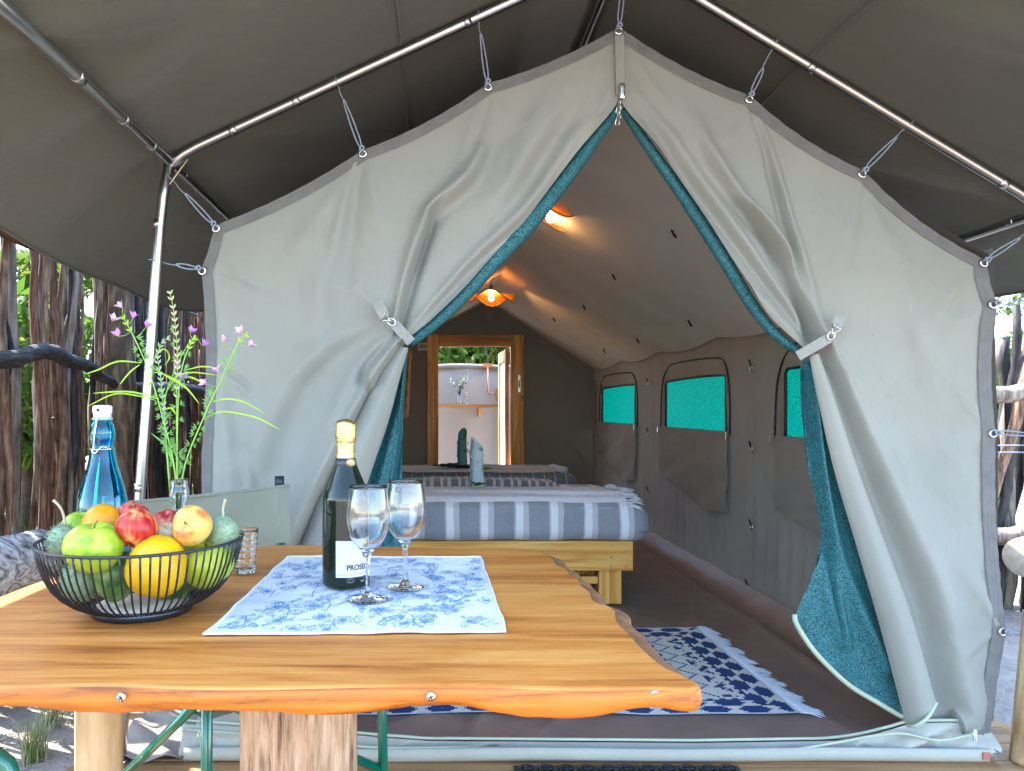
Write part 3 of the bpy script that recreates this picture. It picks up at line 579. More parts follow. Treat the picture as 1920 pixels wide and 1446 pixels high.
def side_wall(right=True):
    mx = (lambda x, y_: x) if right else (lambda x, y_: XL-(x-XR(y_)))
    ys = np.unique(np.r_[np.linspace(TF+.03, YB, 170), [a for w_ in WIN for a in w_]]); zs = np.unique(np.r_[np.linspace(.10, 1.64, 70), WZ])
    Y, Z = np.meshgrid(ys, zs); X = XR(Y).copy()
    X += .012*fbm(Y*2, Z*2, 51); low = np.clip((.75-Z)/.4, 0, 1); X += .013*low*np.sin(Y*46+3*fbm(Y*3, Z*2, 52)+(.6-Z)*4)*(.5+hash_noise(Y*2, Y*0+.5))*np.clip((Z-.08)*6, 0, 1)
    X += .02*np.sin(pi*np.clip(Z/1.6, 0, 1))
    for yy in (4.2, 6.14): X += -.012*np.exp(-((Y-yy)/.02)**2)
    for a, b in WIN:
        for e in (a-.1, b+.1): X += -.008*np.exp(-np.abs(Y-e)/.012)
    nu, nv = len(ys), len(zs); f = []
    for j in range(nv-1):
        for i in range(nu-1):
            yc, zc = (ys[i]+ys[i+1])/2, (zs[j]+zs[j+1])/2
            if any(a < yc < b for a, b in WIN) and WZ[0] < zc < WZ[1]: continue
            f.append((j*nu+i, j*nu+i+1, (j+1)*nu+i+1, (j+1)*nu+i))
    wl = mk('side_wall', np.stack([mx(X, Y), Y, Z], -1).reshape(-1, 3), f, M['canvas_wall'], tent)
    for i, (a, b) in enumerate(WIN):
        bul = lambda t: .02*math.sin(pi*t)
        v = []; n_ = 14; m_ = 8
        for j in range(m_):
            for k in range(n_):
                y_ = a-.06+(b-a+.12)*k/(n_-1); z_ = WZ[0]-.03+(WZ[1]-WZ[0]+.06)*j/(m_-1); v.append((mx(XR(y_)+.022+.010*float(fbm(np.array(k*.6), np.array(j*.5+i*5), 4)), y_), y_, z_))
        mk('window_net', v, grid_f(n_, m_), M['netwin'], wl)
        x = lambda y_: XR(y_)+.016
        loop = [(a, WZ[0]), (a+.006, (WZ[0]+WZ[1])/2), (a, WZ[1]), (a+(b-a)*.3, WZ[1]+.006), (a+(b-a)*.7, WZ[1]+.004), (b, WZ[1]-.004), (b-.004, (WZ[0]+WZ[1])/2), (b, WZ[0])]
        tube('net_binding', [(mx(x(q[0]), q[0]), q[0], q[1]) for q in lin(loop, 40)], .0085, M['black'], wl, 8)
        ar = crom([(a-.09, WZ[0]-.02), (a-.085, WZ[0]+.25), (a-.02, WZ[1]+.06), (a+.16, WZ[1]+.115), (b-.25, WZ[1]+.125), (b-.04, WZ[1]+.08), (b+.05, WZ[1]-.05), (b+.08, WZ[0]+.1), (b+.085, WZ[0]-.02)], 50)
        tube('zip_line', [(mx(x(q[0])-.012+.004*math.sin(q[0]*30), q[0]), q[0], q[1]) for q in ar], .0055, M['black'], wl, 6)
        # the unzipped flap hanging below the net like a pocket
        nn, mm = 46, 34; us = np.linspace(0, 1, nn); vs = np.linspace(0, 1, mm); U, V = np.meshgrid(us, vs); yy = a-.08+(b-a+.16)*U
        zb = .56+.10*(U-.5)*(1 if i else .4)-.16*np.exp(-((U-.35)/.3)**2)*.6; zt = WZ[0]-.008*np.sin(pi*U); zz = zt+(zb-zt)*V
        xx = np.vectorize(XR)(yy)-.010-.022*np.sin(pi*np.clip(U, 0, 1))*np.sin(pi*V)**.7+.02*fbm(U*5, V*5, 60+i)+.012*np.sin((U*6-V*5)*2)*V
        xx += -.02*np.exp(-(((U-.05)-(1-U)*0-(V*.8))/.09)**2)*V
        mk('window_flap', np.stack([mx(xx, yy), yy, zz], -1).reshape(-1, 3), grid_f(nn, mm), M['canvas_wall'], wl)
        if not right: continue
        for yy_ in (a-.09, b+.09): box('zip_end', (XR(yy_)-.026, XR(yy_)-.016, yy_-.006, yy_+.006, WZ[0]-.045, WZ[0]), M['brushed'], wl, .002)
    if not right: return
    for yy, zz in ((4.2, (1.345, .89, .45)), (6.14, (1.32, .91, .43)), (4.25, (.10,))):
        for z_ in zz:
            o = link('toggle_ring', eye_me, wl); o.location = (XR(yy)-.012, yy, z_); o.rotation_euler = (0, pi/2, 0); o.scale = (1.5,)*3
            tube('toggle', [(XR(yy)-.012, yy, z_+.005), (XR(yy)-.03, yy-.01, z_+.045)], .005, M['black'], wl, 6)
    tube('corner_seam', [(XR(YB)-.01, YB-.012, z_) for z_ in np.linspace(.1, 1.6, 8)], .008, M['canvas_wall'], wl, 6)
side_wall()
side_wall(False)
DX0, DX1, DZ1 = P(822, 0, YB).x, P(957, 0, YB).x, P(0, 650, YB).z      # door opening in the back wall
def back_wall():
    xs = np.unique(np.r_[np.linspace(XL-.05, XR(YB)+.06, 74), DX0, DX1]); zs = np.unique(np.r_[np.linspace(.02, 2.3, 60), DZ1]); nu = len(xs); f = []; X, Z = np.meshgrid(xs, zs)
    top = np.where(X < .585, ZEL+(ZR-ZEL)*(X-XL)/(.585-XL), ZR+(ZER+.04-ZR)*(X-.585)/(XR(YB)-.585)); Zc = np.minimum(Z, top)
    Y = YB+.02*fbm(X*2, Z*2, 71)+.012*np.sin((X*1.2+Z)*9)*np.clip((X-1.0)/.6, 0, 1)*np.clip((Z-.9)/.5, 0, 1)
    for (x0, z0, x1, z1) in ((1.70, 1.50, 1.25, 1.95), (1.72, 1.4, 1.1, 1.85), (.55, 2.3, .75, 1.9)):
        dx, dz = x1-x0, z1-z0; L = math.hypot(dx, dz); t = np.clip(((X-x0)*dx+(Z-z0)*dz)/L**2, 0, 1); d = np.hypot(X-x0-t*dx, Z-z0-t*dz); Y -= .03*np.exp(-(d/.03)**2)
    for j in range(len(zs)-1):
        for i in range(nu-1):
            if DX0 < (xs[i]+xs[i+1])/2 < DX1 and (zs[j]+zs[j+1])/2 < DZ1: continue
            if Zc[j+1, i]-Zc[j, i] < 1e-5 and Zc[j+1, i+1]-Zc[j, i+1] < 1e-5: continue
            f.append((j*nu+i, j*nu+i+1, (j+1)*nu+i+1, (j+1)*nu+i))
    mk('back_wall', np.stack([X, Y, Zc], -1).reshape(-1, 3), f, M['canvas_back'], tent)
back_wall()
def roof_slope(xe, ze, sgn):
    us = np.linspace(0, 1, 46); ys = np.linspace(TF+.025, YB, 120); U, Y = np.meshgrid(us, ys); xe_ = (XR(Y)-.012 if sgn > 0 else np.full_like(Y, xe+.01)); X = .585+(xe_-.585)*U
    Z = ZR-.01+(ze-ZR)*U; bay = np.modf((Y-TF)/1.15)[0]; Z -= .022*np.sin(pi*U)*(.4+.6*np.sin(pi*bay)); Z -= .05*np.clip((U-.8)/.2, 0, 1)*np.sin(pi*bay)**1.0*.8
    Z += .014*fbm(X*2.5, Y*1.6, 81)+.004*fbm(X*9, Y*9, 82)
    for yb in np.arange(TF+1.15, YB, 1.15): Z += -.012*np.exp(-np.abs(Y-yb)/.012)
    o = mk('roof_liner', np.stack([X, Y, Z], -1).reshape(-1, 3), grid_f(46, 120), M['canvas_in'], tent)
    if sgn > 0:
        for (u, yb) in ((.45, 3.55), (.45, 4.7), (.5, 5.85), (.86, 4.7), (.86, 5.85), (.86, 6.95), (.45, 6.95)):
            j = np.argmin(abs(ys-yb)); i = int(u*45); q = Vector((X[j, i], Y[j, i], Z[j, i])); tube('roof_tie', [q, q+Vector((.008, -.01, -.025)), q+Vector((.015, -.02, -.04))], .006, M['black'], o, 6)
    return o
roof_slope(XL, ZEL, -1); roof_slope(0, ZER, 1)
for (xe, ze) in ((XL-.02, ZEL+.01), (XR(5)+.03, ZER+.03)):
    v = [(.585+(xe-.585)*u, yy, ZR+.012+(ze-ZR)*u+.01*math.sin(yy*3+u*4)) for yy in np.linspace(TF+.02, YB+.1, 24) for u in np.linspace(0, 1, 10)]; mk('bounce_block_roof', v, grid_f(10, 24), M['fly'], tent)  # dark layer added above the liner to stop light bouncing onto the fly
# ------------------------------------------------------------------ elastic cords holding the tent to its frame
def on_raf(px, left=True):                                     # a point on the rafter pipe above a pixel column
    a, b = (EL, RG) if left else (ER, RG); x = (px-CX)*DF/F; t = (x-a.x)/(b.x-a.x); return a+(b-a)*t+Vector((0, 0, .008))
def cordage(eye, top, label, wrap=(0, 1, 0), knot=.75):
    A = P(eye[0], eye[1], TF-.012); B = Vector(top); c = empty('elastic_cord', A, label, 'cord', 'elastic cords lacing the tent to its frame')
    d = B-A; L = d.length; d.normalize(); sd_ = d.cross(Vector((0, 1, 0))).normalized(); K = A+d*L*knot
    tube('cord_loop', crom([A+d*.012, A+d*.03+sd_*.006, A+d*L*.4+sd_*.007, K+sd_*.002, K-sd_*.002, A+d*L*.4-sd_*.006, A+d*.03-sd_*.005, A+d*.012], 30), .0026, M['cord'], c, 6)
    tube('hook_wire', crom([K-d*.01, K+d*L*.1+sd_*.003, B-d*R_*1.0, B+sd_*.001-Vector((0, R_+.003, 0)), B+d*(R_+.003), B+Vector((0, R_+.003, 0)), B-d*R_*.9], 24), .0019, M['cord'], c, 6)
    tube('cord_knot', crom([A+d*.004+sd_*.008+Vector((0, -.006, 0)), A+d*.016+Vector((0, -.01, 0)), A+d*.010-sd_*.008+Vector((0, -.006, 0)), A+d*.002+Vector((0, -.009, 0)), A+d*.008+sd_*.006+Vector((0, -.01, 0))], 18), .0036, M['cord'], c, 6)
    return c
cordage((680, 285), on_raf(632), 'grey elastic cord from the left rafter to the lower of its two eyelets')
cordage((915, 160), on_raf(897), 'grey elastic cord from the left rafter to the eyelet nearest the ridge')
cordage((1160, 55), RG+Vector((.02, 0, -.02)), 'grey elastic cord holding up the peak of the tent front')
cordage((1405, 183), on_raf(1452, False), 'thin knotted grey cord from the right rafter to its upper eyelet', knot=.55)
cordage((1617, 323), on_raf(1703, False), 'grey elastic cord from the right rafter to its lower eyelet')
cordage((1845, 490), P(1935, 432, DF), 'grey elastic cord at the upper right corner of the tent front')
cordage((405, 425), P(322, 336, DF), 'grey elastic cord at the upper left corner under the frame joint', knot=.7)
cordage((379, 505), P(291, 489, DF), 'grey elastic cord tying the left tent edge to the steel pole', knot=.55)
cordage((1862, 568), P(1955, 566, DF), 'dark cord at the right tent edge level with the fly hem')
cordage((1862, 810), P(1962, 818, DF), 'grey elastic cord halfway down the right edge of the tent')
cordage((1880, 1182), P(1985, 1200, DF), 'grey elastic cord low on the right edge of the tent')
tag(tube('twig', [P(352, 299, DF-.03), P(335, 322, DF-.03), P(318, 346, DF-.03)], .0022, M['straw']), 'thin pale twig caught at the left frame joint', 'twig')

# ------------------------------------------------------------------ pole fences
def crooked(x, y, z0, z1, r, lean=(0, 0), wob=.05, n=11, seg=8, fork=None):
    pts = []; rad = []; a, b = RNG.uniform(0, 7, 2); rb = RNG.uniform(0, 99)
    for k in range(n):
        t = k/(n-1); z = z0+(z1-z0)*t
        pts.append((x+lean[0]*t+wob*(math.sin(a+t*5.2)*.5+math.sin(b+t*9.7)*.25+.25*math.sin(a*3+t*17)), y+lean[1]*t+wob*(math.sin(b+t*4.1)*.5+.25*math.sin(a+t*12)), z))
        rad.append(r*(1.08-.25*t+.12*math.sin(rb+t*13)+RNG.uniform(-.10, .10)))
    v, f = tube_vf(pts, rad, seg); v = [np.array(q) for q in v]
    for i, q in enumerate(v): q += RNG.uniform(-.004, .004, 3)
    return v, f, pts
def fence_left():
    fe = empty('pole_fence', (-1.82, 5, GZ), 'dark rustic fence of crooked upright poles to the left of the tent', 'fence')
    y = 2.42; k = 0
    while y < 8.6:
        layer = k % 3; r = RNG.uniform(.011, .0225); x = -1.80-.075*layer+RNG.uniform(-.02, .02)
        m = M['pole'][RNG.choice([0, 0, 0, 1, 1, 2, 3, 3])]
        pxl = CX+x/y*F; gap = 28 < pxl < 66 or 144 < pxl < 158 or 96 < pxl < 102
        if not gap:
            z1 = RNG.uniform(2.45, 2.8); v, f, pts = crooked(x, y, GZ-.02, z1, r, (RNG.uniform(-.03, .03), RNG.uniform(-.10, .10)), .05, 15)  # pole tops out of view, made taller to block the sun
            o = mk('upright_pole', v, f, m, fe)
            if RNG.random() < .22:
                i = RNG.integers(4, 8); p0 = np.array(pts[i]); q = [p0, p0+np.array((.02, RNG.uniform(-.06, .06), .16)), p0+np.array((.01, RNG.uniform(-.12, .12), .42))]; tube('side_branch', crom(q, 6), [r*.8, r*.75, r*.7, r*.62, r*.55, r*.5], m, o, 7)
        y += RNG.uniform(.017, .028)*(1+.03*(y-2.4)); k += 1
    v, f, _ = crooked(-1.70, 4.05, GZ, 2.1, .078, (0, 0), .02, 16, 12); mk('thick_post', v, f, wood('barky_post', [(.03, .02, .014), (.12, .08, .05), (.30, .21, .13)], 2, 6, .9, 4, bstr=1.0), fe)
    rail = .012*RNG.normal(size=(18, 3))+crom([(-1.70, 2.3, 1.30), (-1.69, 2.75, 1.285), (-1.68, 3.1, 1.35), (-1.68, 3.4, 1.35), (-1.70, 3.75, 1.30), (-1.70, 4.0, 1.24)], 18)
    v, f = tube_vf(rail, [.03, .034, .033, .037, .033, .035, .037, .036, .034, .036, .034, .033, .034, .031, .030, .027, .024, .02], 9); mk('cross_rail', v, f, wood('charred_rail', [(.006, .005, .005), (.028, .026, .025), (.09, .08, .075)], 1, 14, .8, 6, bstr=.8), fe)
    v, f = tube_vf(crom([(-1.69, 4.1, 1.22), (-1.7, 5, 1.25), (-1.7, 6, 1.22), (-1.7, 8, 1.25)], 14), .04, 9); mk('cross_rail', v, f, M['pole'][1], fe)
    v, f = tube_vf([(-1.70, 2.2, 1.95), (-1.70, 3.0, 1.84), (-1.7, 3.3, 1.83)], [.05, .05, .045], 9); mk('cross_rail', v, f, M['pole'][2], fe)
    for dz in (0, .012): tube('binding_wire', crom([(-1.70, 3.96, 1.78+dz), (-1.615, 4.0, 1.78+dz), (-1.61, 4.1, 1.782+dz), (-1.69, 4.2, 1.785), (-1.74, 4.8, 1.80), (-1.74, 5.6, 1.80)], 24), .006, M['rubber'], fe, 6)
fence_left()
def fence_right():
    fe = empty('pole_fence', (3.4, 4.3, GZ), 'charred fence of slanting crooked branches to the right of the tent', 'fence')
    for k in range(30):
        x = 2.95+k*.055+RNG.uniform(-.02, .02); yb = 4.35+.09*(k % 3); m = M['pole'][RNG.choice([1, 1, 3, 0])]; r = RNG.uniform(.024, .042)
        v, f, _ = crooked(x, yb, GZ-.02, RNG.uniform(1.45, 1.75), r, (RNG.uniform(.12, .42), RNG.uniform(-.05, .05)), .06); mk('leaning_branch', v, f, m, fe)
    for z in (.41, 1.21):
        v, f = tube_vf(crom([(2.8, 4.24, z), (3.2, 4.22, z-.02), (3.6, 4.23, z+.03), (4.8, 4.25, z)], 14), .05, 9); mk('cross_rail', v, f, M['pole'][3], fe)
    for z in (.86, .90): tube('fence_wire', [(2.8, 4.28, z), (4.8, 4.28, z+.02)], .005, M['cord'], fe, 5)
fence_right()

# ------------------------------------------------------------------ trees and bushes outside
def leafy(name, c, rad, n, size, mat, label, cat, trunk=True, group=None, gz=GZ, seed=1):
    rg = np.random.default_rng(seed); t = empty(name, (c[0], c[1], gz), label, cat, group); c = np.array(c, float); rad = np.array(rad, float)
    nc = 26; cl = rg.normal(size=(nc, 3)); cl /= np.linalg.norm(cl, axis=1)[:, None]; cl = c+cl*rad*rg.uniform(.3, .92, (nc, 1))
    cr = rg.uniform(.22, .42, nc)*rad.mean()
    ci = rg.integers(0, nc, n); d = rg.normal(size=(n, 3)); d /= np.linalg.norm(d, axis=1)[:, None]; p = cl[ci]+d*(cr[ci]*rg.uniform(.5, 1.0, n)**.5)[:, None]*np.array((1, 1, .8))
    a = rg.normal(size=(n, 3)); a /= np.linalg.norm(a, axis=1)[:, None]; b = np.cross(a, rg.normal(size=(n, 3))); b /= np.linalg.norm(b, axis=1)[:, None]
    s = size*rg.uniform(.6, 1.4, n)[:, None]; v = np.stack([p-a*s, p+b*s*.38, p+a*s, p-b*s*.38], 1).reshape(-1, 3); v[:, 2] = np.maximum(v[:, 2], gz+.02)
    f = np.arange(n*4).reshape(-1, 4); mats = [M['leaf'][i] for i in mat]
    o = mk('crown', v, f, None, t, False, mats, rg.integers(0, len(mats), n)); tag(o, kind='stuff')
    if trunk:
        base = np.array((c[0], c[1], gz-.1)); tr = tube('trunk', crom([base, base+(c-base)*.45+np.array((.08, 0, 0)), c, c+rad*np.array((.05, 0, .5))], 9), np.linspace(.06, .02, 9)*max(rad.mean(), .7), M['trunk'], t, 9)
        for k in range(7): q = cl[k]; st = base+(c-base)*rg.uniform(.35, .95); tube('limb', crom([st, (st+q)/2+np.array((0, 0, .1)), q], 6), np.linspace(.028, .008, 6)*max(rad.mean(), .7), M['trunk'], tr, 6)
    return t
grp = 'bushes beyond the left fence'
for i, (c, r, lb) in enumerate([((-4.0, 4.3, 1.3), (.9, 1.3, 1.5), 'bright green bush behind the wide gap at the start of the left fence'), ((-3.9, 7.0, 1.3), (.9, 1.5, 1.5), 'bright green bush behind the middle of the left fence'),
                                ((-3.8, 10.0, 1.4), (.9, 1.7, 1.7), 'bright green bush behind the far end of the left fence'), ((-4.6, 2.4, 2.0), (1.2, 1.4, 2.2), 'tall green bush rising behind the left fence post')]):
    leafy('leafy_bush', c, r, 8500, .075, (0, 1, 3), lb, 'bush', True, grp, seed=10+i)
leafy('leafy_tree', (.2, 13.2, 2.1), (2.6, 1.0, 1.7), 16000, .10, (0, 1, 3), 'sunlit green shrubbery seen over the bathroom screen through the back door', 'tree', True, seed=21)
leafy('leafy_tree', (12.5, 15.5, 1.15), (2.6, 2, 1.2), 12000, .11, (0, 1, 2), 'pale green tree behind the charred fence on the right', 'tree', True, seed=22)
leafy('leafy_tree', (8.6, 10.2, 2.75), (.9, .8, .5), 1500, .05, (2, 2, 0), 'dark sparse tree top just under the fly sheet on the right', 'tree', True, seed=23)

# ------------------------------------------------------------------ logs, posts, tarp, grass
def logshape(name, pts, rad, mat, label, cat, n=14, rough=.010, parent=None, grp=None):
    q = crom(pts, 22); r = np.interp(np.linspace(0, 1, 22), np.linspace(0, 1, len(rad)), rad); v, f = tube_vf(q, r, n); v = np.array([tuple(x) for x in v])
    an = np.tile(np.arange(n), 22); ring = np.repeat(np.arange(22), n); v += (rough*fbm(an*.9, ring*.25, 91)[:, None]*2)*np.array((.6, .3, 1)); o = mk(name, v, f, mat, parent); 
    if label: tag(o, label, cat, grp)
    return o
bl = empty('log_bench', (-1.45, 2.1, GZ), 'grey weathered driftwood log beside the left end of the table', 'log')
logshape('trunk_log', [(-1.62, 1.62, .52), (-1.42, 1.95, .58), (-1.27, 2.2, .65), (-1.20, 2.32, .66)], [.10, .095, .10, .075], M['drift'], None, None, 16, .03, bl)
logshape('support_log', [(-1.40, 2.0, GZ), (-1.40, 2.0, .25), (-1.40, 2.0, .52)], [.085, .08, .08], M['drift'], None, None, 14, .012, bl)
logshape('support_log', [(-1.58, 1.70, GZ), (-1.58, 1.70, .25), (-1.58, 1.70, .48)], [.085, .08, .08], M['drift'], None, None, 14, .012, bl)
lr = empty('log_bench', (3.4, 3.95, GZ), 'thick log with a pale round cut end in front of the right fence', 'log')
cpt = P(1921, 1046, 3.95); lg = logshape('trunk_log', [cpt, cpt+Vector((.5, .28, .0)), cpt+Vector((1.2, .6, .0))], [.105, .11, .11], M['pole'][3], None, None, 16, .01, lr)
lathe('cut_end', [(0, 0), (.098, 0), (.103, -.004), (.103, -.012), (0, -.012)], mottled('pale_cut_wood', (.62, .52, .40), .8, .4, 26, 40, .6, .006), lg, 26).matrix_parent_inverse.identity()
ce = lg.children[0]; ce.rotation_euler = Vector((-.86, -.5, 0)).to_track_quat('Z', 'Y').to_euler(); ce.location = cpt+Vector((-.86, -.5, 0))*.006
ce.matrix_parent_inverse = Matrix.Identity(4)
logshape('support_log', [cpt+Vector((.45, .25, GZ-cpt.z)), cpt+Vector((.45, .25, -.2)), cpt+Vector((.45, .25, -.09))], [.09, .09, .09], M['pole'][3], None, None, 12, .01, lr)
pb, ptp = P(1925, 1431, DF), P(1950, 1150, DF)
post = logshape('gum_post', [pb, (pb+ptp)/2, ptp], [.046, .045, .044], M['post'], 'pale round timber post standing on the deck at the right edge', 'post', 16, .004)
def tarp():
    xs = np.linspace(-1.06, -.78, 30); ys = np.linspace(2.34, 2.80, 40); X, Y = np.meshgrid(xs, ys); X = X+.05*(Y-2.34)*np.sin(Y*3); Z = .016+.03*fbm(X*7+Y*5, Y*3, 95)+.012*np.sin((X*1.2+Y)*34)+.05*np.clip((Y-2.5)*1.0, 0, 1)
    Z = np.maximum(Z, .008)
    tag(mk('ground_tarp', np.stack([X, Y, Z], -1).reshape(-1, 3), grid_f(30, 40), cloth('grey_brown_tarp', (.30, .255, .22), var=.2, scale=9, bstr=.3)), 'wrinkled grey-brown tarpaulin on the floor left of the tent corner', 'tarp')
tarp()
def tuft(c, n, h, spread, label, seed):
    rg = np.random.default_rng(seed); t = empty('grass_tuft', c, label, 'grass'); c = Vector(c)
    for mi, (mat, cnt) in enumerate((('grass', n//2), ('straw', n//2))):
        v, f = [], []
        for k in range(cnt):
            a = rg.uniform(0, 2*pi); L = h*rg.uniform(.5, 1.1); ln = rg.uniform(.1, .8)*spread; b = c+Vector((rg.normal(0, .018), rg.normal(0, .018), 0)); d = Vector((math.cos(a), math.sin(a), 0)); s = Vector((-d.y, d.x, 0))*rg.uniform(.0012, .0026); i0 = len(v)
            for j in range(5):
                u = j/4; q = b+d*ln*u*u+Vector((0, 0, L*(u-.35*u*u*rg.uniform(.6, 1.3)))); v += [q-s*(1-u*.9), q+s*(1-u*.9)]
            f += [(i0+2*j, i0+2*j+1, i0+2*j+3, i0+2*j+2) for j in range(4)]
        tag(mk('blades', v, f, M[mat], t), kind='stuff')
q = PT(62, 1432, GZ); tuft((q.x, q.y, GZ), 190, .24, .16, 'dry grass tuft with green blades on the sand at lower left', 1)
q = PT(100, 1365, GZ); tuft((q.x, q.y, GZ), 110, .16, .16, 'smaller green grass tuft on the sand just behind the larger tuft', 2)
rg = np.random.default_rng(5); v, f = [], []
for k in range(1400):
    x, y_ = (rg.uniform(-2.2, -1.1), rg.uniform(1.9, 3.6)) if k < 1000 else (rg.uniform(2.05, 3.4), rg.uniform(2.3, 4.3)); a = rg.uniform(0, pi); L = rg.uniform(.02, .09); d = Vector((math.cos(a), math.sin(a), rg.uniform(-.1, .1)))*L; s = Vector((-d.y, d.x, 0)).normalized()*.0016; q = Vector((x, y_, GZ+rg.uniform(.012, .024))); i0 = len(v)
    v += [q-d*.5-s, q-d*.5+s, q+d*.5+s, q+d*.5-s]; f.append((i0, i0+1, i0+2, i0+3))
tag(mk('straw_litter', v, f, M['straw']), 'dry straw and bits of stalk strewn on the sand', 'straw', kind='stuff')
rg = np.random.default_rng(6); v, f = [], []
for k in range(9000):
    x, y_ = rg.uniform(-5.5, -1.95), rg.uniform(1.5, 9); a = rg.uniform(0, 2*pi); L = rg.uniform(.08, .35); d = Vector((math.cos(a), math.sin(a), 0))*L*.5; s = Vector((-d.y, d.x, 0)).normalized()*.004; q = Vector((x, y_, GZ)); i0 = len(v)
    v += [q-s, q+s, q+d+Vector((0, 0, L))]; f.append((i0, i0+1, i0+2))
tag(mk('grass_cover', v, f, M['leaf'][1]), 'fresh green grass behind the left fence', 'grass', kind='stuff')

# ------------------------------------------------------------------ back door, bathroom screen behind it
df = empty('door_frame', ((DX0+DX1)/2, YB, 0), 'honey coloured timber door frame in the back wall of the tent', 'door frame')
fw = .12; y0, y1 = YB-.05, YB+.06
L0 = P(803, 0, YB).x
jl = box('jamb', (DX0-fw, DX0, y0, y1, .02, DZ1+.125), M['door'], df, .004); jr = box('jamb', (DX1, DX1+fw+.02, y0, y1, .02, DZ1+.125), M['door'], df, .004)
box('lintel', (DX0+.002, DX1-.002, y0+.004, y1-.004, DZ1, DZ1+.12), M['doorx'], df, .004)
lp = box('latch_plate', (DX1+.075, DX1+.105, y0-.006, y0-.001, 1.12+.17, 1.12+.36), M['brushed'], jr, .003)
box('keyhole', (DX1+.083, DX1+.097, y0-.009, y0-.0065, 1.12+.22, 1.12+.30), M['black'], lp, .002)
for (x, z) in ((DX0+.25, DZ1+.07), (DX1+.1, DZ1+.1), (DX0-.05, 1.0), (DX1+.09, .75)): lathe('screw_head', [(0, 0), (.009, .0), (.008, .004), (0, .005)], M['brushed'], df, 12).matrix_basis = Matrix.Translation((x, y0-.001, z)) @ Matrix.Rotation(pi/2, 4, 'X')
dp = empty('open_door', (DX1-.05, YB+.1, 0), 'open back door of timber frame and grey panel seen nearly edge on', 'door')
def quad_slab(name, a, b, z0, z1, th, mat, parent):
    d = (Vector(b)-Vector(a)).normalized(); nrm = Vector((-d.y, d.x, 0))*th; v = []
    for z in (z0, z1):
        for q in (Vector(a), Vector(b), Vector(b)+nrm, Vector(a)+nrm): v.append((q.x, q.y, z))
    return bevel(mk(name, v, [(0, 3, 2, 1), (4, 5, 6, 7), (0, 1, 5, 4), (1, 2, 6, 5), (2, 3, 7, 6), (3, 0, 4, 7)], mat, parent, False), .003)
da, db = (DX1-.01, YB+.07, 0), (DX1-.02, YB+.85, 0)
dvec = Vector(db)-Vector(da)
def along(t): q = Vector(da)+dvec*t; return (q.x, q.y, 0)
quad_slab('door_stile', along(0), along(.1), .06, DZ1-.02, .04, M['door'], dp); quad_slab('door_stile', along(.9), along(1), .06, DZ1-.02, .04, M['door'], dp)
quad_slab('door_rail', along(.101), along(.899), DZ1-.14, DZ1-.022, .04, M['door'], dp); quad_slab('door_rail', along(.101), along(.899), .062, .18, .04, M['door'], dp)
quad_slab('door_panel', along(.10), along(.9), .17, DZ1-.13, .02, mottled('grey_door_panel', (.5, .5, .52), .6, .1, 5), dp)
YS = 9.7
scr = empty('bathroom_screen', (.6, YS, 0), 'pale grey canvas screen wall of the open-air bathroom beyond the back door', 'screen')
zt = P(0, 687, YS).z; v = []
for zz in np.linspace(0, zt, 24):
    for xx in np.linspace(-1.6, 2.6, 50): v.append((xx, YS+.03*math.sin(xx*3+zz*2)*.5+.012*math.sin(xx*11), zz))
mk('screen_canvas', v, grid_f(50, 24), cloth('grey_screen_canvas', (.33, .305, .295), trans=.1, var=.06), scr)
tube('top_roll', [(xx, YS-.01, zt-.01+.01*math.sin(xx*5)) for xx in np.linspace(-1.6, 2.6, 40)], .035, M['canvas_wall'], scr, 10)
for xs_ in (-1.6, 2.6):
    v = [(xs_, YB+.1+1.6*a/11, zt*b/7) for b in range(8) for a in range(12)]; mk('screen_canvas', v, grid_f(12, 8), bpy.data.materials['grey_screen_canvas'], scr)
sf = box('bathroom_floor', (-1.6, 2.6, YB+.08, YS+.05, -.06, .0), M['sand'], None, 0); tag(sf, kind='structure')
ysf = YS-.20; zsf = P(0, 758, ysf).z; shelf = empty('wall_shelf', (.5, ysf, zsf-.04), 'pale timber shelf on the bathroom screen seen through the back door', 'shelf')
box('board', (-.4, P(938, 0, ysf).x, ysf-.02, ysf+.17, zsf-.045, zsf), M['doorx'], shelf, .004)
for xx in (-.1, .55): box('bracket', (xx, xx+.04, ysf+.02, ysf+.185, zsf-.16, zsf-.047), M['door'], shelf, .003)
vs = empty('eucalyptus_vase', P(861, 756, ysf+.05), 'small glass vase of grey-green leaf sprigs on the bathroom shelf', 'vase'); vb = vs.location.copy(); vb.z = zsf+.001; vs.location = vb
lathe('glass_body', [(0, 0), (.035, 0), (.038, .05), (.032, .09), (.018, .12), (.022, .16), (.02, .16), (.015, .12), (.029, .088), (.034, .05), (.032, .006), (0, .006)], M['clear'], vs, 18, vb)
rg = np.random.default_rng(8); v, f = [], []
for k in range(9):
    tip = vb+Vector((rg.uniform(-.13, .17), rg.uniform(-.06, .06), rg.uniform(.26, .38))); st = vb+Vector((0, 0, .1)); tube('stem', crom([st, (st+tip)/2+Vector((0, 0, .02)), tip], 6), .0025, M['grass'], vs, 5)
    for j in range(10):
        u = .35+.65*j/9; q = st+(tip-st)*u; a = Vector(rg.normal(size=3)).normalized()*.03; b = a.cross(Vector(rg.normal(size=3))).normalized()*.013; i0 = len(v); v += [q, q+a*.5+b, q+a, q+a*.5-b]; f.append((i0, i0+1, i0+2, i0+3))
tag(mk('leaves', v, f, mottled('eucalyptus_leaf', (.16, .24, .19), .6, .3, 10), vs, False), kind='stuff')
sb_ = P(874, 756, ysf+.05); sb_.z = zsf+.001; so_ = empty('soap_bottle', sb_, 'small clear pump bottle beside the sprig vase on the shelf', 'bottle')
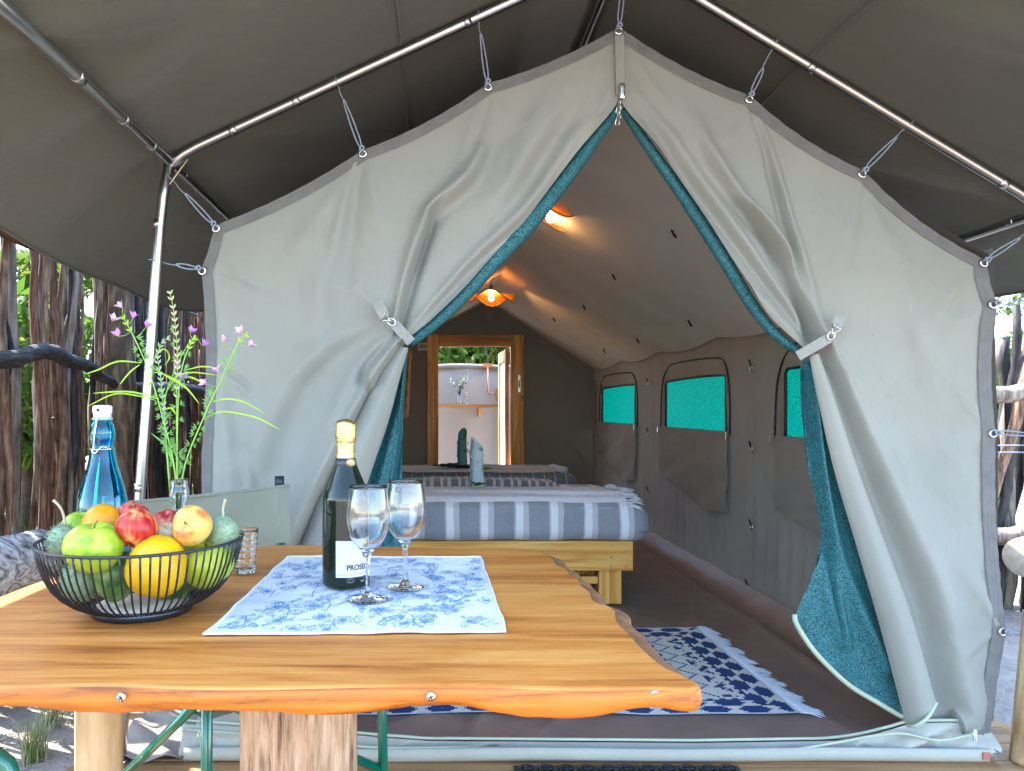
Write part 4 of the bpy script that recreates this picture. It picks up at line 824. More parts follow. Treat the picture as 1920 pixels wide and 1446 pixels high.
lathe('bottle_body', [(0, 0), (.026, 0), (.027, .075), (.012, .09), (.012, .1), (0, .1)], M['clear'], so_, 16, sb_); lathe('pump_head', [(.013, .1), (.013, .115), (.005, .118), (.005, .14), (.02, .142), (.02, .15), (0, .152)], M['white'], so_, 14, sb_)
cp = plain('copper', (.72, .36, .22), .3, 1); cpp = empty('copper_pipe', P(915, 700, ysf+.1), 'copper shower pipe and valve on the bathroom screen beside the open door', 'pipe'); yq = YS-.06
tube('pipe_run', [P(*q, yq) for q in ((915, 682), (915, 735), (916, 738), (934, 738))], .013, cp, cpp, 8); vb2 = P(936, 740, yq); vvv = box('valve_box', (vb2.x-.045, vb2.x+.03, yq-.03, yq+.02, vb2.z-.075, vb2.z+.075), cp, cpp, .006)
lathe('valve_knob', [(0, 0), (.022, 0), (.022, .03), (0, .03)], cp, vvv, 12).matrix_basis = Matrix.Translation((vb2.x, yq-.031, vb2.z)) @ Matrix.Rotation(pi/2, 4, 'X')
tube('pipe_run', [P(937, 750, yq), P(936, 860, yq)], .015, cp, cpp, 8); tube('supply_cord', crom([P(916, 684, yq), P(912, 660, yq), P(905, 640, yq)], 8), .008, M['rubber'], cpp, 6)
box('pipe_clamp', (P(905, 0, yq).x, P(924, 0, yq).x, yq-.02, yq+.02, P(0, 689, yq).z, P(0, 682, yq).z), cp, cpp, .004)
sg = P(794, 650, YB-.05); sgn_ = empty('wall_plaque', sg, 'small white patterned plaque on the back wall left of the door', 'plaque')
box('board', (sg.x-.06, sg.x+.055, YB-.045, YB-.03, sg.z-.04, sg.z+.04), M['white'], sgn_, .003)
for k in range(7): tube('printed_stroke', crom([(sg.x-.045+.014*k, YB-.0465, sg.z-.02+.006*math.sin(k*3)), (sg.x-.035+.013*k, YB-.0465, sg.z+.012*math.sin(k*2)), (sg.x-.045+.015*k, YB-.0465, sg.z+.025)], 8), .004, M['ink'], sgn_, 5)
mr_ = empty('wicker_mirror', P(752, 720, YB-.2), 'mirror in a woven cane frame standing at the back left beside the door', 'mirror')
for (a, b) in (((768, 662), (762, 780)), ((768, 662), (728, 655)), ((762, 780), (724, 790)), ((728, 655), (724, 790))): tube('cane_bar', lin([P(*a, YB-.25), P(*b, YB-.25)], 14), [.022+.004*math.sin(k*2.4) for k in range(14)], wood('cane_%d' % a[0], [(.3, .14, .05), (.5, .28, .12), (.6, .4, .2)], 2, 9, .6, 4), mr_, 8)
mk('mirror_glass', [P(766, 664, YB-.245), P(729, 658, YB-.245), P(726, 788, YB-.245), P(761, 778, YB-.245)], [(0, 1, 2, 3)], plain('mirror', (.7, .7, .7), .05, 1), mr_, False)

# ------------------------------------------------------------------ pendant lamps (lit)
rattan = weave('amber_rattan', (.72, .30, .045), (.36, .11, .01), 160, trans=.35, rough=.5)
def pendant(c, R, label, ph):
    t = empty('pendant_lamp', c, label, 'lamp', 'lit pendant lamps under the ridge'); c = Vector(c); n, m = 48, 8; v, f = [], []
    for i in range(m):
        r = R*(.13+.87*i/(m-1))
        for k in range(n):
            a = 2*pi*k/n; z = .05*(1-(r/R)**1.5)-.012+.045*(r/R)**2*math.sin(3*a+ph); v.append((c.x+r*math.cos(a), c.y+r*math.sin(a), c.z+z))
    f = [(i*n+k, i*n+(k+1) % n, (i+1)*n+(k+1) % n, (i+1)*n+k) for i in range(m-1) for k in range(n)]
    sh = mk('lamp_shade', v, f, rattan, t); tube('rim', [v[(m-1)*n+k % n] for k in range(n+1)], .005, rattan, sh, 6)
    bz = c.z+.0; b = lathe('bulb', [(0, -.030), (.014, -.026), (.022, -.014), (.023, 0), (.019, .022), (.014, .04), (.013, .055), (0, .055)], plain('lit_bulb', (1, .9, .7), .4, 0, 22, (1, .52, .17)), t, 18, (c.x, c.y, bz-.012))
    lathe('socket', [(.0, .04), (.018, .04), (.018, .09), (.008, .1), (0, .1)], M['black'], t, 14, (c.x, c.y, bz)); top = ZR-.03
    tube('lamp_cord', crom([(c.x, c.y, bz+.095), (c.x+.004, c.y, (bz+top)/2+.05), (.585, c.y, max(top, bz+.14))], 8), .004, M['black'], t, 6)
pendant(P(1032, 404, 4.3), .20, 'nearer lit rattan pendant lamp, half hidden by the tied door net', 2.2); pendant(P(921, 556, 6.5), .20, 'farther lit rattan pendant lamp with a wavy shade above the back door', .4)
# ------------------------------------------------------------------ beds
def bed(y0, y1, x0, x1, zr0, zr1, label, grp):
    b = empty('pine_bed', ((x0+x1)/2, (y0+y1)/2, .03), label, 'bed', grp)
    box('side_rail', (x0, x1, y0, y0+.045, zr0, zr1), M['pine'], b, .004); box('side_rail', (x0, x1, y1-.045, y1, zr0, zr1), M['pine'], b, .004)
    box('end_rail', (x1-.045, x1-.001, y0+.047, y1-.047, zr0+.01, zr1-.004), M['pine'], b, .004)
    for xx in (x0+.02, x1-.178):
        for yy in (y0+.047, y1-.147):
            lg_ = box('leg', (xx, xx+.065, yy, yy+.10, .032, zr1-.01), M['pinez'], b, .004); box('leg_facing', (xx+.067, xx+.128, yy+.004, yy+.10, .032, zr0+.03), M['pinez'], lg_, .004)
    for k in range(8): xx = x0+.1+k*(x1-x0-.3)/7; box('slat', (xx, xx+.08, y0+.047, y1-.047, zr1-.03, zr1-.008), M['pine'], b, 0)
    box('stretcher', (x1-.30, x1-.18, y0+.06, y0+.10, zr0-.085, zr0-.045), M['pinez'], b, .003)
    for (dx, dz) in ((.02, .02), (.02, .13), (.10, .02), (.10, .13), (.10, .07)): lathe('screw', [(0, 0), (.006, 0), (.005, .003), (0, .003)], M['steel'], b, 10).matrix_basis = Matrix.Translation((x1-dx-.02, y0-.0005, zr0+dz+.005)) @ Matrix.Rotation(pi/2, 4, 'X')
    return b
X0 = -.66; B1 = (4.09, 5.00); B2 = (5.78, 6.70)
bed(*B1, X0, 1.087, .228, .39, 'chunky yellow pine bed frame with leg nearest the table', 'beds'); bed(*B2, X0, 1.08, .21, .36, 'pine bed frame of the farther bed by the back wall', 'beds')
WS, GS, LS = (.74, .77, .84), (.205, .225, .275), (.46, .48, .53)
cover1 = stripes('wide_grey_white_stripes', .189, [(0, WS), (.20, LS), (.36, GS), (.95, LS)], 'X', c_noise=.30, off=.118)
cover2 = stripes('dark_cover_thin_lines', .085, [(0, (.55, .57, .62)), (.05, (.09, .10, .13)), (.62, (.075, .085, .11)), (.9, (.12, .13, .17))], 'X', c_noise=.25)
plainthrow = mottled('pale_grey_throw', (.70, .74, .84), .9, .18, 40, 220, .5, .004, sheen=.3, sc3=(1, 2, 2)); dthrow = mottled('grey_woven_throw', (.50, .51, .57), .9, .25, 40, 220, .5, .004, sheen=.3)
fringe_m = mottled('cotton_fringe', (.62, .65, .72), .9, .12, 20, bstr=0)
def cover_disp(seed, z1, flop):
    def fn(p):
        q = p.copy(); fr = np.clip((z1-.02-p[:, 2])/.12, 0, 1)
        q[:, 1] -= fr*(.018*np.sin(p[:, 0]*13+2*fbm(p[:, 0]*3, p[:, 2]*5, seed))*(p[:, 1] < p[:, 1].mean()))
        q[:, 2] += .012*fbm(p[:, 0]*5, p[:, 1]*7, seed+1)*(p[:, 2] > z1-.06); q += (.010*fbm(p[:, 0]*14+p[:, 2]*9, p[:, 1]*13+p[:, 2]*15, seed+2))[:, None]*np.array((.3, 1, .6))
        e = np.clip((p[:, 0]-1.0)/.16, 0, 1); q[:, 2] -= flop*e**2*(p[:, 2] > z1-.15); return q
    return fn
m1 = empty('mattress', (.2, 4.55, .392), 'mattress under a blue-grey and white striped cover on the nearer bed', 'mattress', 'mattresses')
rbox('striped_cover', (X0, 1.175, 4.05, 5.02, .392, .615), .075, cover1, m1, disp=cover_disp(1, .615, .03), dens=(90, 40, 18))
m2 = empty('mattress', (.2, 6.2, .362), 'mattress under a dark grey finely striped cover on the farther bed', 'mattress', 'mattresses')
rbox('striped_cover', (X0, 1.10, 5.74, 6.72, .362, .615), .07, cover2, m2, disp=cover_disp(5, .615, .02), dens=(80, 36, 16))
def throw(x0, x1, y0, y1, z, over, label, mat, fmat, seed, wv=.012):
    t = empty('bed_throw', ((x0+x1)/2, (y0+y1)/2, z), label, 'throw', 'throws on the beds'); nu, nv = 100, 50; U, V = np.meshgrid(np.linspace(0, 1, nu), np.linspace(0, 1, nv))
    X = x0+(x1-x0)*U+.015*np.sin(V*9+seed); Y = y0+(y1-y0)*V+.012*np.sin(U*16+seed)*(1-V); Z = z+.012+.010*np.abs(np.sin((V*9+1.2*fbm(U*3, V*3, seed)+U*2)*2.0))*.8+.010*fbm(U*9, V*9, seed+1)+wv*np.exp(-((V-.35-.1*np.sin(U*5))/.04)**2)
    dr = np.clip((y0+.06-Y)/.06, 0, 1); Z -= over*dr**1.6; Y -= .004*dr; e = np.clip((X-(1.09))/.1, 0, 1); Z -= .045*e**2
    o = mk('throw_cloth', np.stack([X, Y, Z], -1).reshape(-1, 3), grid_f(nu, nv), mat, t)
    rg = np.random.default_rng(seed); v, f = [], []
    for k in range(150):
        j = int(k/149*(nv-1)); a = Vector((X[j, -1], Y[j, -1], Z[j, -1])); L = rg.uniform(.05, .09); d = Vector((L, rg.uniform(-.03, .03), rg.uniform(-.035, .012))); q = [a+Vector((-.004, 0, .004)), a+d*.5+Vector((0, 0, .012)), a+d]
        vv, ff = tube_vf(crom(q, 5), [.0042, .004, .0038, .0036, .002], 5); i0 = len(v); v += vv; f += [tuple(i+i0 for i in g) for g in ff]
    tag(mk('fringe', v, f, fmat, o), kind='stuff'); return t
throw(X0, 1.055, 4.07, 4.62, .615, .055, 'pale blue-grey throw with a fringed end lying along the nearer bed', plainthrow, fringe_m, 3, .02)
throw(X0, .96, 5.78, 6.25, .615, .012, 'grey throw with a fringed end lying along the farther bed', dthrow, fringe_m, 4)
tb = empty('towel_bundle', (.2, 4.86, .62), 'low heap of dark striped cloth behind the pale towel on the nearer bed', 'cloth')
rbox('folded_cloth', (-.3, .78, 4.68, 4.95, .615, .668), .024, stripes('pink_grey_stripes', .11, [(0, (.10, .09, .10)), (.4, (.50, .42, .42)), (.55, (.12, .11, .12)), (.8, (.42, .38, .40))], 'X'), tb, disp=lambda p: p+np.stack([0*p[:, 0], .01*fbm(p[:, 0]*7, p[:, 2]*9, 6), .022*fbm(p[:, 0]*5, p[:, 1]*6, 7)+.0*p[:, 0]-np.clip(np.abs(p[:, 0]-.25)-.25, 0, 1)*.07], 1), dens=(50, 14, 6))
def leaf_sprig(c, label, s=1.0, seed=3, n=9):
    rg = np.random.default_rng(seed); t = empty('leaf_sprig', c, label, 'leaves', 'leaf sprigs on the beds'); c = Vector(c)
    for k in range(n):
        a = 2*pi*k/n+rg.uniform(-.3, .3); L = rg.uniform(.045, .085)*s; d = Vector((math.cos(a), math.sin(a)*.8, rg.uniform(.05, .5))).normalized(); s2 = d.cross(Vector((0, 0, 1))).normalized()*L*.24; v = [c, c+d*L*.5+s2+Vector((0, 0, .006)), c+d*L, c+d*L*.5-s2+Vector((0, 0, .006)), c+d*L*.5]
        mk('leaf', v, [(0, 4, 1), (1, 4, 2), (0, 3, 4), (3, 2, 4)], M['leaf'][1 if k % 3 else 3], t)
def towel(c, h, r, mat, label, tip, ph, zoff=0):
    t = empty('rolled_towel', c, label, 'towel', 'towels rolled upright on the beds'); c = Vector(c); n, m = 84, 26; v = []
    for j in range(m):
        u = j/(m-1)
        for k in range(n):
            s = k/(n-1); a = ph+s*2*pi*2.4; rr = r*(.32+.68*s)*(1.0+.07*math.sin(u*8+a))*(1-.12*u)
            topz = h*(.72+.28*(.5+.5*math.cos(a-tip)))*(1 if s > .5 else .96); v.append((c.x+rr*math.cos(a), c.y+rr*math.sin(a)*.9, c.z+topz*u))
    o = mk('towel_roll', v, grid_f(n, m), mat, t)
    for q, w_ in ((0, 1), (1, -1)):
        pts = [(c.x+r*1.03*math.cos(a), c.y+r*.93*math.sin(a), c.z+h*(.30+.36*(a+pi)/pi if w_ > 0 else .66-.36*(a+pi)/pi*.6)) for a in np.linspace(-pi, -.1, 16)]; tube('fold_edge', pts, .005, mat, o, 6, squash=.6)
tm1 = mottled('pale_blue_towelling', (.52, .70, .78), .95, .12, 60, 380, .6, .004, sheen=.5); tm2 = mottled('teal_towelling', (.12, .29, .33), .95, .2, 60, 380, .6, .004, sheen=.4)
towel((.262, 4.64, .632), .305, .048, tm1, 'pale blue towel rolled upright on the nearer bed', 2.6, .3); towel((.225, 6.05, .628), .33, .045, tm2, 'dark teal towel rolled upright on the farther bed', 1.2, 1.0)
leaf_sprig((.27, 4.575, .645), 'fresh green leaf sprig at the foot of the pale blue towel'); leaf_sprig((.325, 4.58, .74), 'small yellow-green sprig tucked into the side of the pale blue towel', .6, 5, 6); leaf_sprig((.27, 5.99, .76), 'small green sprig tucked into the dark teal towel', .8, 6, 6)
tr = empty('dark_tray_cloth', (.22, 6.0, .63), 'dark folded leaf-shaped cloth under the teal towel', 'cloth'); v = []
for j in range(7):
    for i in range(24): u = i/23; w_ = j/6*2-1; v.append((-.02+.45*u, 6.0+.10*w_*math.sin(pi*min(max(u, .02), .98)), .632+.035*abs(w_)*math.sin(pi*u)+.03*(1-u)**3+.004*math.sin(i*2+j)))
mk('cloth_fold', v, grid_f(24, 7), mottled('charcoal_cloth', (.06, .065, .08), .9, .3, 30), tr)

# ------------------------------------------------------------------ woven rug
def rug():
    x0, x1, y0, y1 = -.32, 1.30, 2.655, 3.70; cs = .0118; nx, ny = int((x1-x0)/cs), int((y1-y0)/cs); t = empty('woven_rug', ((x0+x1)/2, (y0+y1)/2, .03), 'navy and cream woven kilim rug with a white fringe on the tent floor', 'rug')
    X, Y = np.meshgrid(np.linspace(x0, x1, nx+1), np.linspace(y0, y1, ny+1)); Z = .034+.010*fbm(X*3, Y*2, 41)+.004*np.sin(X*5)+.003*fbm(X*6, Y*6, 44)
    hump = .020*np.exp(-((X-.38-.5*(Y-2.655))/.035)**2)*np.clip(1-(Y-2.655)/.3, 0, 1); Z += hump; Yw = Y+hump*1.2+.004*np.sin(X*14)*np.clip(1-(Y-y0)*8, 0, 1)
    idx = np.zeros((ny, nx), int); LATT = 13                                   # 0 cream, 1 navy, 2 pale edge
    for j in range(ny):
        for i in range(nx):
            ed = min(j, ny-1-j); er = nx-1-i; el = i; e = min(ed, er, el); c = 0
            if e < 1: c = 2
            elif e < 11:                                                       # border of staggered hexagons
                s, d = (i, ed-1) if ed <= min(er, el) else (j, min(er, el)-1); row = d//5; ph = (s+(6 if row else 0)) % 12; half = abs(d % 5-2); c = 1 if half <= ph < 10-half else 0
                if e == 10: c = 1
            elif e < 13: c = 1 if ((i+j*1) % 4 < 2 and e < 12) else 0
            else:
                a, b = (i-13), (j-13); m = a % 42
                if m in (0, 1): c = 1
                elif m < 22:
                    zz = abs((b % 10)-5); q = m-11; c = 1 if abs(abs(q)-(4+zz)) < .8 else (1 if (abs(q) < 4 and ((a*3+b*5+(b//3)*2) % 7 < 3)) else 0)
                else:
                    zz = abs((b % 16)-8); q = m-32; c = 1 if (abs(q)+zz) % 8 < 3 else 0
                    if (a*7+b*3) % 11 == 0: c = 1-c
            idx[j, i] = c
    mats = [mottled('cream_wool', (.78, .79, .76), .95, .14, 60, 260, .6, .003), mottled('navy_wool', (.012, .06, .21), .95, .3, 60, 260, .6, .003), mottled('white_rug_edge', (.66, .70, .78), .9, .1, 40)]
    o = mk('rug_weave', np.stack([X, Yw, Z], -1).reshape(-1, 3), grid_f(nx+1, ny+1), None, t, True, mats, idx.reshape(-1))
    rg = np.random.default_rng(4); v, f = [], []
    for k in range(230):
        j = min(int(k/229*ny), ny); a = Vector((X[j, -1], Yw[j, -1], Z[j, -1])); L = .065+.018*math.sin(k*.21)+rg.uniform(-.01, .01); d = Vector((L, rg.normal(0, .012)-.01, -.006)); vv, ff = tube_vf(crom([a, a+d*.5+Vector((0, rg.normal(0, .003), .006)), a+d], 5), [.003, .003, .0028, .0026, .0015], 5); i0 = len(v); v += vv; f += [tuple(i+i0 for i in g) for g in ff]
    tag(mk('fringe', v, f, mats[2], o), kind='stuff')
rug()

# ------------------------------------------------------------------ table
TZ = H-.34
tab = empty('table', (-.2, 1.35, 0), 'chunky varnished live-edge timber table in the foreground', 'table')
OUT = [(-260, 1292), (0, 1287), (200, 1283), (420, 1290), (640, 1286), (850, 1283), (1050, 1290), (1200, 1288), (1290, 1292), (1308, 1284), (1300, 1268), (1262, 1240), (1240, 1222), (1222, 1205), (1205, 1186), (1186, 1170), (1180, 1156), (1178, 1146), (1160, 1133), (1136, 1126), (1128, 1110), (1112, 1098), (1104, 1086), (1088, 1076), (1080, 1066), (1062, 1058), (1055, 1047), (1040, 1038), (1020, 1033), (960, 1031), (830, 1027), (700, 1024), (600, 1022), (500, 1022), (430, 1034), (300, 1055), (180, 1070), (95, 1083), (0, 1117), (-80, 1150), (-230, 1215)]
def table_top():
    pts = np.array([PT(x, y_, TZ)[:2] for x, y_ in OUT]); pts = np.vstack([pts, pts[:1]]); loop = crom(pts, 420)[:-1]; n = len(loop); cen = loop.mean(0)
    tg = np.roll(loop, -1, 0)-np.roll(loop, 1, 0); nn = np.stack([tg[:, 1], -tg[:, 0]], 1); nn /= np.linalg.norm(nn, axis=1)[:, None]
    k = np.arange(n); s = np.r_[0, np.cumsum(np.linalg.norm(np.diff(loop, axis=0), axis=1))]
    wob = lambda f_, sd_: fbm(s*f_, s*0+sd_, sd_); right = np.clip((loop[:, 0]-.2)/.04, 0, 1)*np.clip((loop[:, 1]-.93)/.05, 0, 1)
    rings = []; th = .031+.006*np.sin(s*23+1)+.010*wob(9, 3); fw_ = np.where(loop[:, 1] < .97, 1, 0)
    insets = [(.006, 0, -.0006), (.0, 0, -.003), (-.003, .3, 0), (-.004, .7, 0), (.001, 1, .0), (.006, 1.05, 0)]
    for (ins, tz, dz) in insets:
        x_ = ins+(.004*wob(40, 5)+.005*wob(13, 6))*(tz > 0)+right*(.014 if ins >= .0 and tz == 0 and ins < .02 else 0)*1.2
        p = loop-nn*x_[:, None]; z = TZ-tz*th+dz+(0 if tz == 0 else .0); rings.append(np.c_[p, np.full(n, 1)*z])
    v = np.vstack(rings); f = []; mi = []
    for r in range(len(rings)-1):
        for i in range(n):
            f.append((r*n+i, r*n+(i+1) % n, (r+1)*n+(i+1) % n, (r+1)*n+i)[::-1]); front_ = loop[i, 1] < .97 and loop[i, 0] < .36
            mi.append(1 if (front_ and r > 0) else (0 if r == 0 and not right[i] else (2 if (right[i] and (r <= 1 or i % 23 < 9)) else 1)))
    f.append(tuple(range(n))[::-1]); mi.append(0); f.append(tuple(range((len(rings)-1)*n, len(rings)*n))); mi.append(0)
    o = mk('table_top', v, f, None, tab, True, [M['table'], M['tedge'], M['bark']], mi)
    bm = bmesh.new(); bm.from_mesh(o.data); bmesh.ops.recalc_face_normals(bm, faces=bm.faces)
    for fc in bm.faces: fc.smooth = len(fc.verts) < 9
    bm.to_mesh(o.data); bm.free(); return o
tt = table_top()
for (px, py) in ((227, 1308), (808, 1307), (1229, 1303)):
    q = P(px, py, PT(px, 1287, TZ).y-.004); R90 = Matrix.Translation(q) @ Matrix.Rotation(pi/2, 4, 'X'); s_ = lathe('screw_head', [(0, .0005), (.0055, .0012), (.0055, -.002), (0, -.002)], M['brushed'], tt, 16); s_.matrix_basis = R90
    for rz in (0, pi/2): c_ = box('screw_slot', (-.0035, .0035, -.0007, .0007, .0012, .0016), M['ink'], s_, 0); c_.matrix_parent_inverse = Matrix.Identity(4); c_.matrix_basis = Matrix.Rotation(rz+.5, 4, 'Z')
def logleg(name, x, y, r, z1, mat, cracks, seed, n=40, m=26):
    v = []; rg = np.random.default_rng(seed)
    for j in range(m):
        z = -.0+z1*j/(m-1)
        for k in range(n):
            a = 2*pi*k/n; rr = r*(1+.05*math.sin(2*a+1)+.03*math.sin(5*a+z*3))+.004*float(fbm(np.array(a*5), np.array(z*4), seed))
            for ca, cd in cracks:
                d = (a-ca-.08*math.sin(z*5)+pi) % (2*pi)-pi; rr -= cd*math.exp(-(d/.05)**2)
            v.append((x+rr*math.cos(a), y+rr*math.sin(a), z))
    f = [(j*n+k, j*n+(k+1) % n, (j+1)*n+(k+1) % n, (j+1)*n+k) for j in range(m-1) for k in range(n)]+[tuple(range(n))[::-1], tuple(range((m-1)*n, m*n))]; return mk(name, v, f, mat, tab)
q = P(560, 1400, 1.27); logleg('log_leg', q.x, q.y, .092, TZ-.034, M['stump'], [(-2.1, .02), (-1.55, .026), (-1.0, .014), (-2.6, .015), (2, .02)], 2)
q = P(186, 1400, 1.45); logleg('pole_leg', q.x, q.y, .041, TZ-.034, M['post'], [(-1.2, .006)], 3)
q = P(80, 1400, 1.1); logleg('log_leg', -1.05, 1.15, .07, TZ-.034, M['stump'], [(-1.55, .02)], 4)

# ------------------------------------------------------------------ cloth with its line print
def placemat():
    t = empty('placemat', (-.15, 1.4, TZ), 'white cotton placemat printed with fine blue botanical line drawings', 'placemat'); cor = [PT(540, 1046, TZ), PT(900, 1048, TZ), PT(948, 1187, TZ), PT(385, 1193, TZ)]
    nu, nv = 90, 70; U, V = np.meshgrid(np.linspace(0, 1, nu), np.linspace(0, 1, nv)); c = [np.array(q) for q in cor]
    def S(U, V):
        p = ((1-U)*(1-V))[..., None]*c[0]+(U*(1-V))[..., None]*c[1]+(U*V)[..., None]*c[2]+((1-U)*V)[..., None]*c[3]; e = .0012*np.sin(U*21)+.001*np.sin(V*17)+.004*fbm(U*6, V*6, 9)
        p[..., 0] += e*.6+.001*np.sin(V*23); p[..., 1] += e+.001*np.sin(U*27+2); p[..., 2] = TZ+.0022+.0022*np.abs(fbm(U*6+V*2, V*5, 101))*2+.0012*np.abs(np.sin((V*4+U*1.1)*5)); return p
    p = S(U, V); o = mk('cotton_cloth', p.reshape(-1, 3), grid_f(nu, nv), cloth('white_cotton', (.64, .645, .66), var=.06, scale=14, bstr=.3), t)
    ed = [S(np.array(u), np.array(v_)) for u, v_ in [(i/40, 0) for i in range(40)]+[(1, i/40) for i in range(40)]+[(1-i/40, 1) for i in range(40)]+[(0, 1-i/40) for i in range(41)]]; tube('rolled_hem', ed, .0022, bpy.data.materials['white_cotton'], o, 6)
    rg = np.random.default_rng(12); v, f = [], []; WX, WY = .42, .40
    def line(q, w_=.00052):
        q = np.asarray(q); u, vv = q[:, 0], q[:, 1]; ok = (u > .012) & (u < .988) & (vv > .012) & (vv < .988)
        if ok.sum() < len(q): return
        pp = S(u, vv); pp[:, 2] += .0009; tg = np.gradient(pp[:, :2], axis=0); nn = np.stack([-tg[:, 1], tg[:, 0]], 1); nn /= np.linalg.norm(nn, axis=1)[:, None]+1e-9; ww = w_*(1+.5*np.sin(np.arange(len(q))*.9)); i0 = len(v)
        for k in range(len(q)): v.append((*(pp[k, :2]+nn[k]*ww[k]), pp[k, 2])); v.append((*(pp[k, :2]-nn[k]*ww[k]), pp[k, 2]))
        f.extend((i0+2*k, i0+2*k+1, i0+2*k+3, i0+2*k+2) for k in range(len(q)-1))
    def leafline(x, y_, a, L, wd, vein=True):
        s = np.linspace(0, 1, 12); d = np.array((math.cos(a)/WX, math.sin(a)/WY)); n_ = np.array((-math.sin(a)/WX, math.cos(a)/WY)); b = np.array((x, y_)); bend = .25*np.sin(pi*s)[:, None]*n_*L*.3
        for sg in (-1, 1): line(b+s[:, None]*d*L+bend+sg*(np.sin(pi*s**.8)*wd*L)[:, None]*n_)
        if vein: line(b+s[:, None]*d*L*.8+bend*.8, .0004)
    for k in range(120):
        x, y_ = ((k % 12)+.5+rg.uniform(-.45, .45))/12, ((k//12)+.5+rg.uniform(-.45, .45))/10; a = rg.uniform(0, 2*pi); kind = rg.random()
        if kind < .55:
            L = rg.uniform(.06, .11); s = np.linspace(0, 1, 14); cv = rg.uniform(-.9, .9); st = np.stack([x+np.cumsum(np.cos(a+cv*s*2))*L/14/WX, y_+np.cumsum(np.sin(a+cv*s*2))*L/14/WY], 1); line(st, .0005)
            for j in range(3, 14, 3): leafline(*st[j], a+cv*s[j]*2+(.9 if j % 2 else -.9), rg.uniform(.018, .030), .22, True)
            leafline(*st[-1], a+cv*2, .022, .25)
        elif kind < .8:
            np_ = rg.integers(5, 8); R = rg.uniform(.013, .020)
            for j in range(np_): leafline(x, y_, a+2*pi*j/np_, R, .32, False)
            s = np.linspace(0, 2*pi, 10); line(np.stack([x+np.cos(s)*R*.25/WX, y_+np.sin(s)*R*.25/WY], 1))
        else:
            leafline(x, y_, a, rg.uniform(.03, .06), .22); leafline(x, y_, a+.7, rg.uniform(.02, .04), .25)
            for j in range(4): leafline(x+math.cos(a)*.008*j/WX, y_+math.sin(a)*.008*j/WY, a+1.6, .016, .2, False)
    tag(mk('blue_print', v, f, plain('blue_print_ink', (.13, .27, .46), .8), o, False), kind='stuff')
placemat()
CZ = TZ+.0062                                        # top of the cloth

